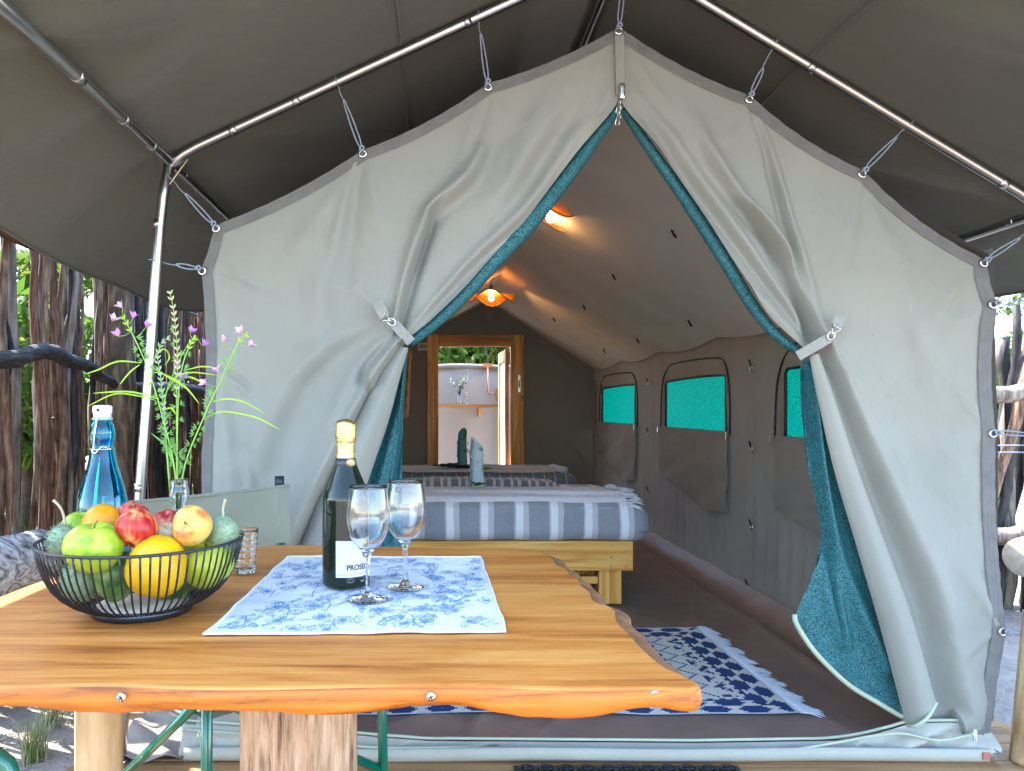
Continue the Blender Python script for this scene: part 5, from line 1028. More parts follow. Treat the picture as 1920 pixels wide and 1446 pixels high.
# ------------------------------------------------------------------ bottle of sparkling wine
def wine_bottle():
    c = P(648, 1103, 1.41); c.z = CZ; R = .0435; t = empty('wine_bottle', c, 'dark sparkling wine bottle with gold foil neck on the placemat', 'bottle')
    o = [(0, .004), (.030, .004), (.036, 0), (.041, .002), (R, .008), (R, .15), (.0425, .168), (.037, .188), (.029, .207), (.022, .224), (.0175, .24), (.0155, .252), (.0150, .262), (.0150, .300), (0, .300)]
    pr = np.array(o); pr = np.vstack([pr[:5], crom(pr[4:12], 30), pr[12:]]); lathe('glass_body', [tuple(q) for q in pr], M['darkglass'], t, 48, c)
    n, m = 48, 24; v = []
    for j in range(m):
        u = j/(m-1); z = .238+.075*u
        for k in range(n):
            a = 2*pi*k/n; r = np.interp(z, [.238, .252, .264, .2655, .280, .303, .309, .313], [.0186, .0168, .0166, .0166, .0186, .0188, .0172, .004]); r += .0009*float(fbm(np.array(a*6), np.array(z*160), 3))*2+(.0013*abs(math.sin(a*6)) if .272 < z < .305 else 0); v.append((c.x+r*math.cos(a), c.y+r*math.sin(a), c.z+z))
    f = [(j*n+k, j*n+(k+1) % n, (j+1)*n+(k+1) % n, (j+1)*n+k) for j in range(m-1) for k in range(n)]+[tuple(range((m-1)*n, m*n))]; mk('gold_foil', v, f, M['gold'], t)
    tube('foil_crease', [(c.x+.0192*math.cos(a), c.y+.0192*math.sin(a), c.z+.272+.0012*math.sin(a*5)) for a in np.linspace(0, 2*pi, 30)], .0012, M['gold'], t, 6)
    lathe('neck_band', [(.0193, .224), (.0215, .225), (.0188, .240), (.0170, .238)], plain('charcoal_band', (.035, .038, .045), .45), t, 40, c)
    sa = -.9; q = Vector((math.cos(sa), math.sin(sa), 0)); sl_ = lathe('neck_seal', [(0, .0022), (.007, .0022), (.0095, .0), (.0095, -.004), (0, -.004)], mottled('bronze_seal', (.45, .33, .16), .4, .4, 90, 200, .6, .002, metal=.8), t, 22); sl_.matrix_basis = Matrix.Translation(c+q*.0195+Vector((0, 0, .231))) @ q.to_track_quat('Z', 'Y').to_matrix().to_4x4()
    a0, a1 = math.radians(-90-17), math.radians(-90+112); v = []; Rl = R+.0006
    for z in (.023, .090):
        for k in range(33): a = a0+(a1-a0)*k/32; v.append((c.x+Rl*math.cos(a), c.y+Rl*math.sin(a), c.z+z))
    lb = mk('paper_label', v, [(k, k+1, k+34, k+33) for k in range(32)], M['white'], t)
    fc = bpy.data.curves.new('word', 'FONT'); fc.body = 'PROSECCO'; fc.offset = .0004; fc.size = .0140; fc.resolution_u = 3; fo = bpy.data.objects.new('word', fc); COL.objects.link(fo); dg = bpy.context.evaluated_depsgraph_get(); me = bpy.data.meshes.new_from_object(fo.evaluated_get(dg)); bpy.data.objects.remove(fo)
    ws = np.array([tuple(q.co) for q in me.vertices]); wx = ws[:, 0].max(); tgt = math.radians(84)*R; st = math.radians(-90+9); Rt = Rl+.0005
    for q in me.vertices: a = st+q.co.x/wx*tgt/R; z = .036+q.co.y; q.co = (c.x+Rt*math.cos(a), c.y+Rt*math.sin(a), c.z+z)
    me.materials.clear(); me.materials.append(M['ink']); link('label_word', me, lb)
    for z in (.0275, .0295): tube('label_line', [(c.x+Rt*math.cos(a), c.y+Rt*math.sin(a), c.z+z) for a in np.linspace(a0+.05, a1-.05, 24)], .0004, M['gold'], lb, 4)
    sa2 = math.radians(-90+62); q = Vector((math.cos(sa2), math.sin(sa2), 0)); sl2 = lathe('label_seal', [(0, .0022), (.010, .0022), (.0125, .001), (.0125, -.003), (0, -.003)], bpy.data.materials['bronze_seal'], lb, 22); sl2.matrix_basis = Matrix.Translation(c+q*(R+.0008)+Vector((0, 0, .074))) @ q.to_track_quat('Z', 'Y').to_matrix().to_4x4() @ Matrix.Diagonal((.8, 1.5, 1, 1))
wine_bottle()
def wine_glass(c, label, s=1.0):
    t = empty('wine_glass', c, label, 'wine glass', 'wine glasses on the placemat'); o = [(0, .0045), (.010, .0042), (.022, .0024), (.033, .0008), (.0345, .0), (.0345, .0012)]
    pro = [(0, 0), (.034, 0), (.0348, .0010), (.033, .0022), (.020, .004), (.0085, .008), (.0050, .016), (.0042, .035), (.0042, .065), (.0056, .078), (.0125, .086), (.024, .097), (.0335, .114), (.0382, .134), (.0385, .150), (.0362, .172), (.0330, .194), (.0324, .1975)]
    inn = [(.0316, .1972), (.0352, .172), (.0375, .150), (.0372, .134), (.0325, .1148), (.0232, .0985), (.012, .0885), (0, .0852)]
    a = crom(pro[4:], 46); b = crom(inn, 30); lathe('glass_bowl', [(max(r, 0)*s, z*s) for r, z in pro[:4]]+[(max(r, 0)*s, z*s) for r, z in a]+[(max(r, 0)*s, z*s) for r, z in b], M['clear'], t, 48, c)
g1 = P(690, 1132, 1.304); g1.z = CZ; g2 = P(760, 1107, 1.392); g2.z = CZ
wine_glass(g1, 'empty stemmed wine glass in front of the dark bottle'); wine_glass(g2, 'empty stemmed wine glass farther back, right of the other glass')

# ------------------------------------------------------------------ fruit basket
BC = Vector(((268-CX)/F*1.253, 1.253, TZ+.001))
def basket():
    t = empty('wire_basket', BC, 'round black wire fruit basket on the left of the table', 'basket'); prof = crom([(.078, .010), (.105, .020), (.135, .045), (.153, .080), (.163, .120)], 9)
    tube('rim', [BC+Vector((.163*math.cos(a), .163*math.sin(a), .12)) for a in np.linspace(0, 2*pi, 73)], .0026, M['wire'], t, 8, False)
    lathe('foot_ring', [(.074, 0), (.080, 0), (.081, .014), (.076, .014)], mottled('dark_grey_steel_ring', (.05, .06, .075), .3, .2, 20, metal=.7, bstr=0), t, 48, BC, closed=True)
    v, f = tube_vf([(r, 0, z) for r, z in prof], .0017, 6); me = bpy.data.meshes.new('wire'); me.from_pydata([tuple(q) for q in v], [], f); me.materials.append(M['wire']); me.polygons.foreach_set('use_smooth', np.full(len(me.polygons), True))
    for k in range(72): o = link('wire', me, t); o.location = BC; o.rotation_euler = (0, 0, 2*pi*k/72)
    lathe('base_disc', [(0, .006), (.073, .006), (.073, .013), (0, .013)], mottled('pale_ply_disc', (.62, .52, .40), .7, .12, 20), t, 40, BC)
basket()
def fruit_mat(name, cols, streak=1.0, rough=.3, spots=None, sc=34):
    m, n, p, o = nt(name); co = coord(n); tcn = coord(n, (26, 26, 5)); a = noise(n, co, sc, 3); b = noise(n, tcn, 3.0, 5)
    k = math_n(n, 'ADD', math_n(n, 'MULTIPLY', a, 1-streak*.5), math_n(n, 'MULTIPLY', b, streak*.5)); L = len(cols); col = ramp(n, k, [(.38+.24*i/(L-1), c) for i, c in enumerate(cols)])
    if spots: sp = ramp(n, noise(n, co, 110, 2), [(.66, (0, 0, 0)), (.72, (1, 1, 1))]); col = mixc(n, math_n(n, 'MULTIPLY', sp, .5), col, spots)
    n.links.new(col, p.inputs['Base Color']); p.inputs['Roughness'].default_value = rough; p.inputs['Specular IOR Level'].default_value = .35; p.inputs['Coat Weight'].default_value = .0; p.inputs['Coat Roughness'].default_value = .15; p.inputs['Subsurface Weight'].default_value = .08; p.inputs['Subsurface Radius'].default_value = (.01, .006, .003); bumpn(n, noise(n, co, 160, 3), p, .06, .003); return m
def apple(px, py, D, r, mat, label, tilt=(0, 0), squash=.92, stem=True, name='apple', cat='apple', taper=.08, dim=.22, lump=.03):
    c = P(px, py, D); t = empty(name, c-Vector((0, 0, r*.9)), label, cat, 'fruit in the wire basket'); prof = []
    for th in np.linspace(0, pi, 26):
        rho = r*math.sin(th)*(1+taper*math.cos(th)); z = r*squash*math.cos(th); z -= dim*r*math.exp(-(rho/(.26*r))**2)*(1 if z > 0 else -.55); prof.append((rho, z))
    v, f = lathe_vf(prof[::-1], 30); R = Matrix.Rotation(tilt[1], 3, 'Y') @ Matrix.Rotation(tilt[0], 3, 'X'); sd_ = px*.13
    v = [R @ (Vector(q)*(1+lump*math.sin(3*math.atan2(q[1], q[0])+sd_)+lump*.7*math.sin(2*math.atan2(q[1], q[0])+sd_*2)*math.cos(q[2]/r*2)))+c for q in v]
    o = mk('fruit_skin', v, f, mat, t); bm = bmesh.new(); bm.from_mesh(o.data); bmesh.ops.remove_doubles(bm, verts=bm.verts, dist=1e-5); bmesh.ops.recalc_face_normals(bm, faces=bm.faces); bm.to_mesh(o.data); bm.free(); o.data.polygons.foreach_set('use_smooth', np.full(len(o.data.polygons), True))
    if stem: tube('stalk', [R @ Vector(q)+c for q in ((0, 0, r*(squash-dim-.03)), (r*.03, 0, r*(squash-dim*.2)), (r*.12, 0, r*(squash+.10)))], .0013, M['bark'], t, 6)
    return t
GA = fruit_mat('green_apple_skin', [(0.163, 0.311, 0.015), (0.311, 0.429, 0.022), (0.407, 0.488, 0.052)], .4, spots=(0.185, 0.148, 0.037)); YA = fruit_mat('lime_apple_skin', [(0.222, 0.311, 0.011), (0.370, 0.429, 0.022), (0.459, 0.459, 0.059)], .7, spots=(0.222, 0.207, 0.037))
RA = fruit_mat('red_apple_skin', [(0.340, 0.009, 0.009), (0.474, 0.044, 0.022), (0.607, 0.296, 0.104)], 1.4); RA2 = fruit_mat('deep_red_apple_skin', [(0.259, 0.015, 0.015), (0.429, 0.037, 0.030), (0.533, 0.185, 0.089)], 1.2); YR = fruit_mat('yellow_blush_apple_skin', [(0.533, 0.118, 0.044), (0.607, 0.370, 0.074), (0.636, 0.459, 0.133)], .7)
OR = fruit_mat('orange_peel', [(0.592, 0.200, 0.004), (0.636, 0.252, 0.007)], .2, .4, (0.259, 0.089, 0.015)); MG = fruit_mat('golden_melon_skin', [(0.592, 0.311, 0.003), (0.651, 0.385, 0.006)], .2, .35, (0.333, 0.185, 0.022)); DG = fruit_mat('dark_green_rind', [(0.022, 0.067, 0.011), (0.074, 0.163, 0.030), (0.185, 0.266, 0.089)], .3, .5, (0.222, 0.266, 0.118), 30)
apple(177, 1028, 1.165, .0445, GA, 'big bright green apple at the front left of the basket', (.15, .05), .90); apple(386, 1056, 1.245, .0455, YA, 'lime green apple at the front right of the basket', (.35, .1))
apple(150, 992, 1.31, .033, GA, 'small green apple peeping out behind the big green apple', (.1, 0), stem=False); apple(257, 990, 1.19, .0335, RA, 'red streaked apple sitting on top at the middle', (2.6, .3), .95)
apple(248, 970, 1.27, .028, RA2, 'deep red apple behind the red streaked apple', (.2, .3)); apple(361, 986, 1.205, .0325, YR, 'yellow apple with a red blush on top at the right', (1.25, -.5), .92)
apple(312, 985, 1.29, .028, RA2, 'dark red apple half hidden left of the yellow blushed apple', (.5, .3)); apple(312, 1008, 1.24, .026, fruit_mat('tan_skin', [(.45, .28, .12), (.6, .45, .26)], .5, .5), 'small tan fruit behind the golden melon', (.3, .2), stem=False, name='tan_fruit', cat='fruit')
apple(194, 982, 1.25, .0335, OR, 'orange lying behind the big green apple', (.5, .4), .97, False, 'orange', 'orange', .0, .06, .01)
apple(295, 1062, 1.178, .0468, MG, 'golden yellow round melon at the centre front of the basket', (2.9, .15), 1.06, False, 'golden_melon', 'melon', .10, .05, .015)
apple(218, 1080, 1.205, .036, DG, 'dark green bumpy gourd low between green apple and golden melon', (.2, .5), 1.15, False, 'green_gourd', 'gourd', .0, .03, .05); apple(325, 1085, 1.28, .036, DG, 'dark green gourd under the lime green apple', (.2, -.5), 1.0, False, 'green_gourd', 'gourd', .0, .03, .05)
SPK = mottled('grey_green_spiny_skin', (0.244, 0.326, 0.185), .6, .3, 40, 90, .4, .004)
def spiny(px, py, D, r, label, stalk, sq=1.25, seed=1):
    c = P(px, py, D); t = empty('spiny_gourd', c-Vector((0, 0, r)), label, 'gourd', 'fruit in the wire basket'); rg = np.random.default_rng(seed); v, f = lathe_vf([(r*math.sin(th), r*sq*math.cos(th)) for th in np.linspace(pi, 0, 16)], 22, c); mk('gourd_body', v, f, SPK, t); v, f = [], []
    for k in range(420):
        d = Vector(rg.normal(size=3)).normalized(); b = c+Vector((d.x*r, d.y*r, d.z*r*sq)); L = r*rg.uniform(.16, .34); w_ = d.orthogonal().normalized()*r*.045; u = d.cross(w_); i0 = len(v); tip = b+d*L+Vector(rg.normal(size=3))*r*.05; v += [b+w_-d*.001, b-w_*.5+u*.87-d*.001, b-w_*.5-u*.87-d*.001, tip]; f += [(i0, i0+1, i0+3), (i0+1, i0+2, i0+3), (i0+2, i0, i0+3)]
    tag(mk('spines', v, f, SPK, t), kind='stuff'); tube('dry_stalk', [P(x, y_, D-.005) for x, y_ in crom(stalk, 10)], [.0028, .0026, .0024, .0022, .0022, .0022, .0022, .0022, .0024, .0026], M['straw'], t, 7)
spiny(118, 1016, 1.25, .024, 'spiny grey-green gourd with a dry stalk at the left end of the basket', [(122, 985), (119, 965), (112, 950), (100, 938)], 1.2, 1); spiny(419, 1000, 1.25, .025, 'spiny grey-green gourd with a dry stalk at the right end of the basket', [(420, 975), (418, 955), (423, 936)], 1.2, 2)
spiny(150, 1090, 1.20, .027, 'spiny gourd low in the basket under the big green apple', [(165, 1085), (170, 1080), (175, 1078)], 1.2, 3)

# ------------------------------------------------------------------ blue swing-top bottle, tumbler, vase of wild flowers
def blue_bottle():
    c = P(192, 1000, 1.50); c.z = TZ+.001; t = empty('swing_top_bottle', c, 'tall blue glass swing-top bottle behind the fruit basket', 'bottle')
    o = crom([(.049, .006), (.0495, .06), (.0495, .125), (.047, .155), (.039, .190), (.029, .222), (.0235, .25), (.0205, .262), (.0205, .268), (.0235, .275), (.0238, .293), (.0205, .306), (.0175, .312), (.0175, .318)], 50); inn = [(max(r-.003, .005), max(z, .008)) for r, z in o][::-1]
    lathe('glass_body', [(0, 0), (.045, 0)]+[tuple(q) for q in o]+inn+[(0, .008)], M['blueglass'], t, 44, c)
    wl_ = [(0, .0095)]+[(r-.0034, z) for r, z in o if .0095 < z < .208]; wl_ = wl_+[(0, wl_[-1][1])]; 
    lathe('stopper', [(0, .318), (.017, .318), (.017, .328), (.0185, .3285), (.0185, .341), (.016, .344), (0, .345)], mottled('white_ceramic', (.74, .77, .86), .3, .05, 10, bstr=0), t, 26, c); lathe('rubber_seal', [(.0172, .314), (.0195, .315), (.0195, .3195), (.0172, .3195)], plain('green_seal', (.2, .42, .25), .6), t, 24, c, closed=True)
    W = lambda a, z, r: (c.x+r*math.cos(a), c.y+r*math.sin(a), c.z+z); bail = crom([W(-1.6, .335, .019), W(-1.62, .31, .025), W(-1.72, .285, .0265), W(-1.85, .262, .0245), W(-1.95, .252, .026), W(-1.6, .250, .027), W(-1.2, .262, .025), W(-.6, .258, .0235), W(.0, .256, .0235)], 34); tube('wire_bail', bail, .0014, M['brushed'], t, 6)
    tube('wire_collar', [W(a, .2565, .0232) for a in np.linspace(0, 2*pi, 26)], .0012, M['brushed'], t, 6); lathe('hinge_pin', [(0, 0), (.003, 0), (.003, .003), (0, .003)], M['ink'], t, 10).matrix_basis = Matrix.Translation((c.x, c.y-.0185, c.z+.335)) @ Matrix.Rotation(pi/2, 4, 'X')
blue_bottle()
c = PT(460, 1074, TZ); c.z = TZ+.001; tg_ = empty('glass_tumbler', c, 'small ribbed clear glass tumbler right of the fruit basket', 'tumbler')
o = [(.0195+.0075*u+.0005*math.sin(u*2*pi*7), .003+.086*u) for u in np.linspace(0, 1, 56)]; inn = [(.0178+.0075*u, .008+.0808*u) for u in np.linspace(1, 0, 14)]; lathe('glass_wall', [(0, 0), (.0185, 0)]+o+inn+[(0, .008)], M['clear'], tg_, 40, c)
VD = 1.60; VB = P(336, 1000, VD); VB.z = TZ+.001
vz = empty('flower_vase', VB, 'small clear glass bottle vase with a white paper tag', 'vase'); hv = P(336, 898, VD).z-VB.z
pv = crom([(.028, .003), (.033, .02), (.034, .055), (.028, .085), (.0165, .11), (.0150, .125), (.0195, .145), (.0205, .160), (.0175, .175), (.019, hv)], 40); lathe('glass_body', [(0, 0), (.025, 0)]+[tuple(q) for q in pv]+[(r-.0022, max(z, .006)) for r, z in pv][::-1]+[(0, .006)], M['clear'], vz, 36, VB)
tube('tag_string', crom([VB+Vector((.012, -.012, .125)), VB+Vector((-.005, -.019, .122)), VB+Vector((-.014, -.024, .112))], 8), .0009, M['stitch'], vz, 5)
v = [VB+Vector((-.016+.013*math.cos(a)+.006*math.sin(a), -.0275-.004*math.cos(a), .091+.023*math.sin(a))) for a in np.linspace(0, 2*pi, 24, endpoint=False)]; mk('paper_tag', v+[q+Vector((0, .0012, 0)) for q in v], [tuple(range(24))[::-1], tuple(range(24, 48))]+[(k, (k+1) % 24, 24+(k+1) % 24, 24+k) for k in range(24)], M['white'], vz, False)
ST = mottled('fresh_green_stem', (.24, .46, .05), .5, .2, 30, bstr=0); PD = mottled('bright_green_pod', (.34, .58, .03), .45, .2, 30, bstr=0); LF = mottled('green_leaflet', (.14, .32, .06), .55, .25, 30, bstr=0)
FL = mottled('mauve_petal', (.48, .22, .62), .6, .15, 30, bstr=0); FP = mottled('pink_petal', (.70, .38, .62), .6, .15, 30, bstr=0); SD = mottled('pale_seed_head', (.55, .50, .28), .8, .25, 30, bstr=0); SG = mottled('grey_seed_head', (.32, .38, .28), .8, .25, 30, bstr=0)
ZX = lambda x, y_, d=0: P(160+x/3.616, 530+y_/3.616, VD+d)
def blossom(t, x, y_, d, mat, s=1.0, seed=0):
    rg = np.random.default_rng(seed); c = ZX(x, y_, d); v, f = [], []; up = Vector((rg.uniform(-.8, .8), rg.uniform(-.6, .2), rg.uniform(.2, 1))).normalized(); a0 = up.orthogonal().normalized(); b0 = up.cross(a0)
    for k in range(4):
        a = k*pi/2+rg.uniform(-.3, .3); dr = (a0*math.cos(a)+b0*math.sin(a)); q = dr.cross(up)*.0045*s; tip = c+up*.012*s+dr*.010*s; mid = c+up*.008*s+dr*.004*s; i0 = len(v); v += [c, mid+q, tip, mid-q]; f.append((i0, i0+1, i0+2, i0+3))
    mk('blossom', v, f, mat, t); 
def stem(pts, d, label, pods=(), blooms=(), leaves=0, seed=1, seeds=None, r=.0019, stalks=()):
    q = [ZX(x, y_, d*(k/(len(pts)-1))) for k, (x, y_) in enumerate(pts)]; q = [VB+Vector((random.uniform(-.008, .008), random.uniform(-.006, .006), .02))]+q; t = empty('wildflower', q[0], label, 'flower', 'wild flower stems in the vase'); cq = crom(q, 40); tube('stem', cq, list(np.linspace(r*1.15, r*.55, 40)), ST, t, 7); rg = np.random.default_rng(seed)
    for pd in pods: w_ = crom([ZX(x, y_, d*.6+.01*math.sin(k+x)) for k, (x, y_) in enumerate(pd)], 18); tube('seed_pod', w_, [max(.0005, .0024*math.sin(pi*min(k/17*.9+.06, 1))**.7) for k in range(18)], PD, t, 6, squash=.6)
    for k, (x, y_, m) in enumerate(blooms):
        blossom(t, x, y_, d-.005*k, m, 1.25, seed*7+k); e = ZX(x, y_, d-.005*k); nb = cq[np.argmin(np.linalg.norm(cq-np.array(e), axis=1))]; tube('flower_stalk', [Vector(nb), (Vector(nb)+e)/2+Vector((0, 0, -.003)), e], .0006, ST, t, 5)
    v, f = [], []
    for k in range(leaves):
        u = rg.uniform(.36, .93); p = Vector(cq[int(u*39)]); dr = Vector((rg.choice([-1, 1])*rg.uniform(.5, 1), rg.uniform(-.6, .6), rg.uniform(-.2, .5))).normalized(); s_ = rg.uniform(.008, .017)
        for da in (-.6, 0, .6): d2 = Matrix.Rotation(da, 3, 'Y') @ dr; w_ = d2.cross(Vector((0, 1, .2))).normalized()*s_*.10; i0 = len(v); b = p+dr*.004; v += [b, b+d2*s_*.5+w_, b+d2*s_, b+d2*s_*.5-w_]; f.append((i0, i0+1, i0+2, i0+3))
    if v: tag(mk('leaflets', v, f, LF, t), kind='stuff')
    if seeds:
        u0, mat, cnt = seeds; v, f = [], []
        for k in range(cnt):
            u = u0+(1-u0)*k/cnt; i = min(int(u*39), 38); p = Vector(cq[i]); T = (Vector(cq[i+1])-p).normalized(); sd_ = (T.cross(Vector((0, 1, 0)))*(1 if k % 2 else -1)+Vector((0, rg.uniform(-.6, .6), 0))).normalized(); dd = (T*.8+sd_*.55).normalized(); vv, ff = tube_vf([p, p+dd*.006, p+dd*.012], [.0005, .0022, .0004], 5); i0 = len(v); v += vv; f += [tuple(j+i0 for j in g) for g in ff]
        tag(mk('seed_head', v, f, mat, t), kind='stuff')
stem([(610, 1310), (520, 900), (430, 600), (330, 370), (250, 225)], -.01, 'flower stem leaning left with mauve blossoms and long curved pods', [[(385, 545), (220, 535), (90, 590), (0, 620)], [(370, 555), (300, 610), (235, 690)], [(500, 790), (300, 740), (55, 750)], [(480, 800), (370, 770), (200, 755), (20, 838)], [(430, 560), (560, 640), (680, 710), (770, 820)], [(520, 870), (580, 850), (612, 892)]], [(320, 245, FL), (225, 365, FL), (410, 305, FL), (180, 262, FP), (252, 172, FP)], 44, 1, (.93, PD, 14))
stem([(622, 1310), (630, 800), (660, 560), (722, 400), (760, 370)], .015, 'upright flower stem in the middle of the vase', [[(560, 730), (620, 640), (720, 610), (890, 628)], [(600, 680), (700, 640), (820, 692)], [(700, 590), (780, 570), (862, 574)], [(445, 605), (530, 620), (650, 680)]], [(710, 345, FL), (797, 430, FL), (660, 660, FL)], 30, 2, (.93, PD, 10))
stem([(660, 1310), (800, 920), (900, 700), (1040, 400), (1102, 352)], .02, 'flower stem leaning right with pink blossoms against the tent', [[(800, 925), (900, 880), (1000, 880), (1170, 920), (1322, 1000)], [(850, 812), (960, 788), (1080, 812), (1212, 886)]], [(930, 405, FP), (1065, 340, FP), (1105, 437, FP), (900, 612, FP), (825, 690, FP)], 44, 3, (.95, PD, 10))
stem([(560, 1250), (535, 840), (600, 610), (690, 430), (735, 375)], .03, 'slim green stem crossing the middle of the bouquet', [[(460, 545), (500, 460), (550, 460), (570, 510), (540, 560)]], [(610, 575, FL)], 8, 4)
stem([(618, 1300), (620, 800), (625, 500), (600, 200), (570, 50)], .01, 'tall grass stalk with a pale seed head, highest in the vase', (), (), 6, 5, (.60, SD, 60), .0012)
stem([(560, 1200), (530, 840), (508, 620), (490, 500), (520, 405), (582, 372)], -.02, 'short drooping grass stalk with a grey-green seed head', (), (), 0, 6, (.52, SG, 44), .0012)
v = [ZX(*q) for q in ((570, 1180), (520, 1090), (430, 1010), (540, 1080), (590, 1150))]; lf_ = empty('long_leaf', ZX(580, 1200), 'single long blade-like leaf low on the left of the bouquet', 'leaf'); mk('leaf_blade', v+[ZX(590, 1250)], [(0, 1, 3), (1, 2, 3), (0, 3, 4), (0, 4, 5)], LF, lf_)

# ------------------------------------------------------------------ chairs, door mat
ch = empty('director_chair', (-.5, 1.9, 0), 'green tubular chair with a sage canvas back tucked behind the table', 'chair', 'green tubular chairs')
RL_, RR_, FL_, FR_ = Vector((-.835, 1.90, 0)), Vector((-.447, 2.19, 0)), Vector((-.481, 1.575, 0)), Vector((-.137, 1.87, 0)); r_ = .0125
up = lambda q, z: Vector((q.x, q.y, z))
bt_l, bt_r = up(RL_, .895), P(524, 897, 2.19)
tube('leg', [up(RL_, .0), up(RL_, .45), bt_l], r_, M['green'], ch, 10); lg2 = tube('leg', [up(RR_, .0), up(RR_, .45), bt_r], r_, M['green'], ch, 10); tube('leg', [up(FL_, 0), up(FL_, .64)], r_*.98, M['green'], ch, 10); tube('leg', [up(FR_, 0)+Vector((.012, 0, 0)), up(FR_, .64)], r_*.98, M['green'], ch, 10)
tube('post_cap', [bt_r+Vector((0, 0, -.03)), bt_r+Vector((0, 0, .006))], r_+.0012, M['rubber'], lg2, 12)
for a, b, z0, z1 in ((FL_, RL_, .517, .14), (FL_, FR_, .515, .215), (RL_, RR_, .5, .2), (FR_, RR_, .5, .2)): tube('brace', [up(a, z0), up(b, z1)], r_*.9, M['green'], ch, 10)
for a, b in ((FL_, RL_), (FR_, RR_)): box_a = tube('arm_rest', [up(a, .645), up(b, .655)], .016, M['green'], ch, 10)
def sheet(name, A, B, C, D_, mat, parent, sag=.02, nu=30, nv=10, th=.0):
    v = []
    for j in range(nv):
        for i in range(nu): u, w_ = i/(nu-1), j/(nv-1); q = (A*(1-u)+B*u)*(1-w_)+(D_*(1-u)+C*u)*w_; v.append(q+Vector((.68, -.73, 0))*(-sag*math.sin(pi*u))+Vector((0, 0, -.006*math.sin(pi*u)*(1-w_)))+Vector((.68, -.73, 0))*(.012*float(fbm(np.array(u*5), np.array(w_*2), 33))+.004*math.sin(u*22+w_*3)*(1-abs(2*u-1))))
    return mk(name, v, grid_f(nu, nv), mat, parent)
o0 = Vector((.012, -.013, 0)); zt_l, zt_r = P(243, 938, 1.93).z, P(524, 907, 2.19).z
bk = sheet('canvas_back', up(RL_, zt_l)+o0, up(RR_, zt_r)+o0+Vector((.012, .0, 0)), up(RR_, zt_r-.168)+o0+Vector((.012, 0, 0)), up(RL_, zt_l-.165)+o0, M['chaircloth'], ch, .018)
for dz in (.006, .160): tube('stitch_line', [up(RL_, zt_l-dz).lerp(up(RR_, zt_r-dz), t_)+o0*1.12+Vector((.68, -.73, 0))*(-.018*math.sin(pi*t_)+.001) for t_ in np.linspace(.02, .98, 20)], .0009, M['stitch'], bk, 4)
for t_ in (.93, .955): A = up(RL_, zt_l).lerp(up(RR_, zt_r), t_)+o0*1.2; tube('stitch_line', [A+Vector((0, 0, -.004)), A+Vector((0, 0, -.16))], .0009, M['stitch'], bk, 4)
tube('back_hem', [up(RL_, zt_l).lerp(up(RR_, zt_r), t_)+o0+Vector((.012*t_, 0, -.004))+Vector((.68, -.73, 0))*(-.018*math.sin(pi*t_))+Vector((0, 0, -.006*math.sin(pi*t_))) for t_ in np.linspace(0, 1, 24)], .0045, M['chaircloth'], bk, 8)
v = [up(RL_, .46), up(RR_, .46), up(FR_, .46), up(FL_, .46)]; sheet('canvas_seat', *v, M['chaircloth'], ch, .0)
c2 = empty('tubular_chair', (-.9, .8, 0), 'green tubular chair of which only one curved tube shows at lower left', 'chair', 'green tubular chairs')
loop = [P(-420, 1418, 1.0), P(-80, 1408, 1.0), P(-22, 1412, 1.0), P(8, 1426, 1.0), P(22, 1455, 1.0), P(24, 1520, 1.0)]; q = P(24, 1520, 1.0); lp1 = crom(loop+[Vector((q.x, 1.0, .2)), Vector((q.x, 1.0, .012))], 40); tube('arm_loop', lp1, .0115, M['green'], c2, 12); lp2 = [Vector(p)+Vector((0, -.45, 0)) for p in lp1]; tube('arm_loop', lp2, .0115, M['green'], c2, 12)
e = lp1[0]
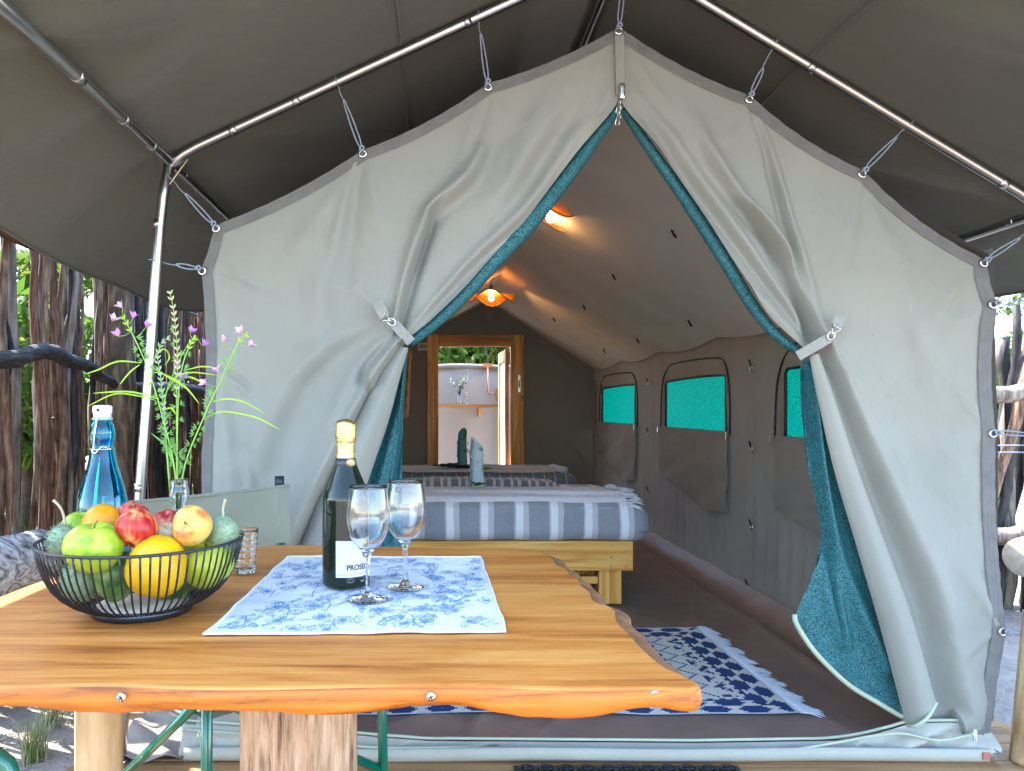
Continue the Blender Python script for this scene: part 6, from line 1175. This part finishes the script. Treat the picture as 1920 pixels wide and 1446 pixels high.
for yy in (1.0, .55): tube('rear_leg', [Vector((e[0], yy, 0)), Vector((e[0], yy, .95))], .0115, M['green'], c2, 10)
A = lambda x, y_, z: Vector((x, y_, z)); mk('canvas_seat', [A(q.x, .56, .43), A(q.x, .99, .43), A(e[0], .99, .43), A(e[0], .56, .43)], [(0, 1, 2, 3)], M['chaircloth'], c2); mk('canvas_back', [A(e[0], .56, .75), A(e[0], .99, .75), A(e[0], .99, .93), A(e[0], .56, .93)], [(0, 1, 2, 3)], M['chaircloth'], c2)
for z in (.43,): tube('seat_rail', [A(q.x, 1.0, z), A(e[0], 1.0, z)], .0115, M['green'], c2, 8); tube('seat_rail', [A(q.x, .55, z), A(e[0], .55, z)], .0115, M['green'], c2, 8)

def doormat():
    x0, x1, y0, y1 = PT(962, 1436, .008).x, PT(1384, 1436, .008).x, 1.86, 2.325; t = empty('door_mat', ((x0+x1)/2, (y0+y1)/2, 0), 'black rubber door mat with a raised scroll pattern on the deck', 'mat'); b = rbox('mat_border', (x0, x1, y0, y1, .0022, .0085), .003, M['rubber'], t, 4)
    px_ = .062; n = int((x1-x0)/px_); v0, f0 = torus_vf(.024, .0055, 16, 6); sc = []
    for j in range(int((y1-y0-.03)/.05)):
        for i in range(n):
            x = x0+.04+i*px_+(px_/2 if j % 2 else 0); y_ = y1-.035-j*.05
            if x > x1-.03: continue
            sc.append((x, y_))
    me = bpy.data.meshes.new('scroll'); v, f = torus_vf(.024, .0055, 16, 6)
    for k in range(7):
        a = pi*k/6; vv, ff = tube_vf([(0, -.006, .001), (.010*math.cos(a), .010*math.sin(a)-.002, .004), (.019*math.cos(a), .019*math.sin(a)-.002, .001)], .0026, 5); i0 = len(v); v = list(v)+vv; f = list(f)+[tuple(q+i0 for q in g) for g in ff]
    me.from_pydata([tuple(q) for q in v], [], f); me.materials.append(M['rubber']); me.polygons.foreach_set('use_smooth', np.full(len(me.polygons), True))
    for (x, y_) in sc: o = link('raised_scroll', me, t); o.location = (x, y_, .011)
doormat()
